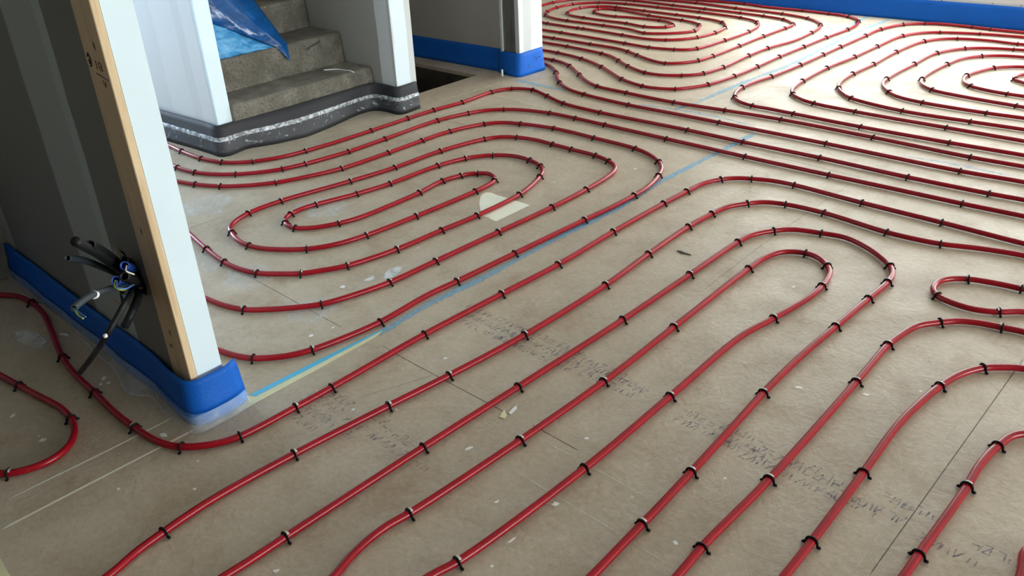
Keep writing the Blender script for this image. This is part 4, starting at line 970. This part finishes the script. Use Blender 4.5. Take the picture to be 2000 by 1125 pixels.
# ---------------------------------------------------------------- heating pipes and their clips
PR = .0104; PZ = .0125
PIPE_INFO = {
 'stairs': ('red heating pipe passing closest to the stairs, then straight to the right edge', 'the pipe nearest the stairs', 'wall end'),
 'second': ('red heating pipe second from the stairs, running on to the right edge', 'the pipe second from the stairs', 'wall end'),
 'bigloop': ('red heating pipe looping widest around the double spiral near the partition', 'the widest loop round the near spiral', 'stair side'),
 'spiral': ('long red heating pipe wound into the oval double spiral in front of the stairs', 'the oval double spiral before the stairs', 'outer end'),
 'doorway': ('red heating pipe curving under the ducts and round the blue-wrapped partition end', 'the pipe round the blue-wrapped partition end', 'left edge'),
 'sweepA': ('red heating pipe from bottom left that bends and leaves at the right edge', 'the bottom pipe furthest left', 'bottom edge'),
 'sweepB': ('red heating pipe making the outer of the two nested floor hairpins', 'the outer of the nested hairpins', 'bottom-left edge'),
 'hairpin': ('red heating pipe making the inner tight hairpin in the middle floor', 'the inner tight hairpin', 'bottom-left edge'),
 'right1': ('red heating pipe right of the nested hairpins, bending under the small loop', 'the pipe just below the small loop', 'bottom edge'),
 'right2': ('red heating pipe crossing the long dark board joint near the right edge', 'the second pipe right of the hairpins', 'bottom edge'),
 'right3': ('red heating pipe curving out at the lower right of the floor', 'the lower right pipe', 'bottom edge'),
 'sliver': ('sliver of red heating pipe in the bottom right corner', 'the corner sliver', 'bottom edge'),
 'smallloop': ('small red heating pipe loop jutting in from the right edge', 'the small right-edge loop', 'upper end'),
 'leftnear': ('short red heating pipe bend at the left edge in the dark hall', 'the short bend in the dark hall', 'upper end'),
 'far1': ('red heating pipe bending first round the far post and running to the right edge', 'the pipe nearest the far blue post', 'post end'),
 'far2': ('red heating pipe second out from the far blue-wrapped post', 'the second pipe from the far post', 'post end'),
 'far3': ('red heating pipe returning along the blue strip below the window', 'the pipe that follows the back strip', 'post end'),
 'far4': ('red heating pipe one turn inside the one along the back strip', 'the second turn of the far field', 'post end'),
 'far5': ('red heating pipe forming the third turn of the far field', 'the third turn of the far field', 'post end'),
 'farspiral': ('long red heating pipe wound into the elongated far spiral behind the post', 'the elongated far spiral', 'post end'),
 'bay1': ('outermost red pipe turn of the right-hand field, touching the back strip', 'the outermost right-hand turn', 'near end'),
 'bay2': ('red pipe turn second from outside in the right-hand field', 'the second right-hand turn', 'near end'),
 'bay3': ('red pipe turn third from outside in the right-hand field', 'the third right-hand turn', 'near end'),
 'bay4': ('red pipe turn fourth from outside in the right-hand field', 'the fourth right-hand turn', 'near end'),
 'bay5': ('red pipe turn fifth from outside in the right-hand field', 'the fifth right-hand turn', 'near end'),
 'bay6': ('red pipe turn sixth from outside in the right-hand field', 'the sixth right-hand turn', 'near end'),
 'bay7': ('innermost small red pipe turn at the right edge of the far floor', 'the innermost right-hand turn', 'near end'),
}
ORD = ['first','second','third','fourth','fifth','sixth','seventh','eighth','ninth','tenth','eleventh','twelfth','thirteenth','fourteenth','fifteenth','sixteenth','seventeenth','eighteenth','nineteenth']
def ordinal(n):
    if n < 19: return ORD[n]
    n += 1
    tens = {2: 'twenty', 3: 'thirty', 4: 'forty', 5: 'fifty'}
    t, u = divmod(n, 10)
    if u == 0: return {2: 'twentieth', 3: 'thirtieth', 4: 'fortieth', 5: 'fiftieth'}[t]
    return tens[t]+'-'+ORD[u-1]
clips = []
for key, pts in PIPE_PATHS.items():
    ctrl = [Vector((x, y, PZ)) for x, y, c in pts]
    flags = [c for x, y, c in pts]
    # run on a little past both picture edges
    e0 = ctrl[0]+(ctrl[0]-ctrl[1]).normalized()*.35; e1 = ctrl[-1]+(ctrl[-1]-ctrl[-2]).normalized()*.35
    if key == 'stairs' or key == 'second': e0 = ctrl[0]+Vector((-.33, -.05, 0))
    if key in ('far3', 'far4'): e1 = ctrl[-1]+Vector((-1.6, .02 if key == 'far3' else -.02, 0))   # along the back wall
    RIGHT_END = ('stairs', 'second', 'doorway', 'sweepA', 'right1', 'right2', 'right3', 'sliver', 'smallloop', 'far1', 'far2')
    NEAR_START = ('sweepA', 'sweepB', 'hairpin', 'right1', 'right2', 'right3', 'sliver')
    pre, post = [], []
    if key in NEAR_START: pre = [ctrl[0]+(ctrl[0]-ctrl[1]).normalized()*.12+Vector((-.05, -1.5, 0)), ctrl[0]+(ctrl[0]-ctrl[1]).normalized()*.12+Vector((0, -.35, 0))]
    if key in ('sweepB', 'hairpin'): post = [ctrl[-1]+(ctrl[-1]-ctrl[-2]).normalized()*.12+Vector((0, -.35, 0)), ctrl[-1]+(ctrl[-1]-ctrl[-2]).normalized()*.12+Vector((-.05, -1.5, 0))]
    if key in RIGHT_END or key.startswith('bay'): post = [ctrl[-1]+(ctrl[-1]-ctrl[-2]).normalized()*.12+Vector((.4, 0, 0)), ctrl[-1]+(ctrl[-1]-ctrl[-2]).normalized()*.12+Vector((1.6, 0, 0))]
    if key == 'smallloop' or key.startswith('bay'): pre = [ctrl[0]+(ctrl[0]-ctrl[1]).normalized()*.12+Vector((1.6, 0, 0)), ctrl[0]+(ctrl[0]-ctrl[1]).normalized()*.12+Vector((.4, 0, 0))]
    pre = pre or [e0]; post = post or [e1]
    allp = pre+ctrl+post
    P, idx = spline(allp, .02)
    c = [p.copy() for p in P]
    for i in range(1, len(P)-1): P[i] = c[i]*.5+(c[i-1]+c[i+1])*.25
    o = MB().tube(P, PR, 12).build('heating_pipe', M['pipe'], None, True)
    lab, ph, end = PIPE_INFO[key]
    tagit(o, lab, 'pipe', 'red underfloor heating pipes on the floor')
    n = 0
    for j, fl in enumerate(flags):
        if not fl: continue
        k = idx[j+len(pre)]
        t = P[min(k+1, len(P)-1)]-P[max(k-1, 0)]
        p = P[k]
        clips.append(dict(p=p, a=math.atan2(t.y, t.x), label='black clip %s along %s, from its %s' % (ordinal(n), ph, end), key=key,
                          d=(p-Vector((0, 0, 1.5))).length))
        n += 1
clips.sort(key=lambda q: q['d'])

# one clip of each kind: an arch over the pipe with hooked feet and a grey tab
ARCH = [(-.0150, .0045), (-.0136, .0105), (-.0130, .0160), (-.0098, .0222), (-.0048, .0248), (0, .0255), (.0048, .0248), (.0098, .0222), (.0130, .0160), (.0136, .0105), (.0150, .0045)]
def arch_mb(b, w=.0030):
    # flat strap section: tube squashed along the pipe direction
    b.tube([(x, 0, z) for x, z in ARCH], w, 8)
def foot_mb(b, s):
    b.tube([(s*.0142, 0, .0080), (s*.0158, 0, .0036), (s*.0185, 0, .0040), (s*.0208, 0, .0058)], lambda t: .0036 if t < .9 else .0042, 8)
def tab_mb(b):
    n0 = len(b.v)
    prof = [(-.0085, .0236), (-.0045, .0262), (0, .0270), (.0045, .0262), (.0085, .0236)]
    for (x, z) in prof:
        for y in (.0020, .0085):
            b.v.append((x, y, z)); b.v.append((x, y, z-.0012))
    for i in range(4):
        a = n0+4*i; c_ = a+4
        b.f += [(a, a+2, c_+2, c_), (a+1, c_+1, c_+3, a+3), (a, c_, c_+1, a+1), (a+2, a+3, c_+3, c_+2)]
    b.f += [(n0, n0+1, n0+3, n0+2), (n0+16, n0+18, n0+19, n0+17)]
proto = empty('pipe_clip', (0, 0, 0))
b = MB(); arch_mb(b); b.build('arch', M['clip'], proto, True)
for s in (-1, 1):
    b = MB(); foot_mb(b, s); b.build('hook_foot', M['clip'], proto, True)
b = MB(); tab_mb(b); fix_normals(b.build('tab', M['cap'], proto))
b = MB(); arch_mb(b); foot_mb(b, -1); foot_mb(b, 1)
far_proto = b.build('pipe_clip', M['clip'], None, True)
kids = list(proto.children)
rnd = random.Random(5)
used = False; used_far = False
for i, c in enumerate(clips[:300]):
    a = c['a']-PI/2 + rnd.uniform(-.07, .07)
    # the tab sits on the side facing away from the camera
    if Vector((-math.sin(a), math.cos(a))).dot(Vector((-.73, .68))) < 0: a += PI
    if i < 170:
        r = proto if not used else proto.copy()
        if used: COL.objects.link(r)
        has_tab = rnd.random() < .72
        if used:
            for ch in kids:
                if ch.name.startswith('tab') and not has_tab: continue
                q = ch.copy(); COL.objects.link(q); q.parent = r
        used = True
    else:
        r = far_proto if not used_far else far_proto.copy()
        if used_far: COL.objects.link(r)
        used_far = True
    r.location = (c['p'].x, c['p'].y, 0)
    r.rotation_euler = (rnd.uniform(-.08, .08), 0, a)
    tagit(r, c['label'], 'pipe clip', 'black clips holding the red heating pipes')
rest = MB()
for c in clips[300:]:
    mt = Matrix.Translation((c['p'].x, c['p'].y, 0)) @ Matrix.Rotation(c['a']-PI/2, 4, 'Z')
    b = MB(); arch_mb(b); foot_mb(b, -1); foot_mb(b, 1)
    n = len(rest.v)
    rest.v += [tuple(mt @ Vector(v)) for v in b.v]
    rest.f += [tuple(n+i for i in f) for f in b.f]
o = rest.build('pipe_clips', M['clip'], None, True)
tagit(o, 'tiny black clips on the pipes at the far end of the floor', 'pipe clip', None, 'stuff')
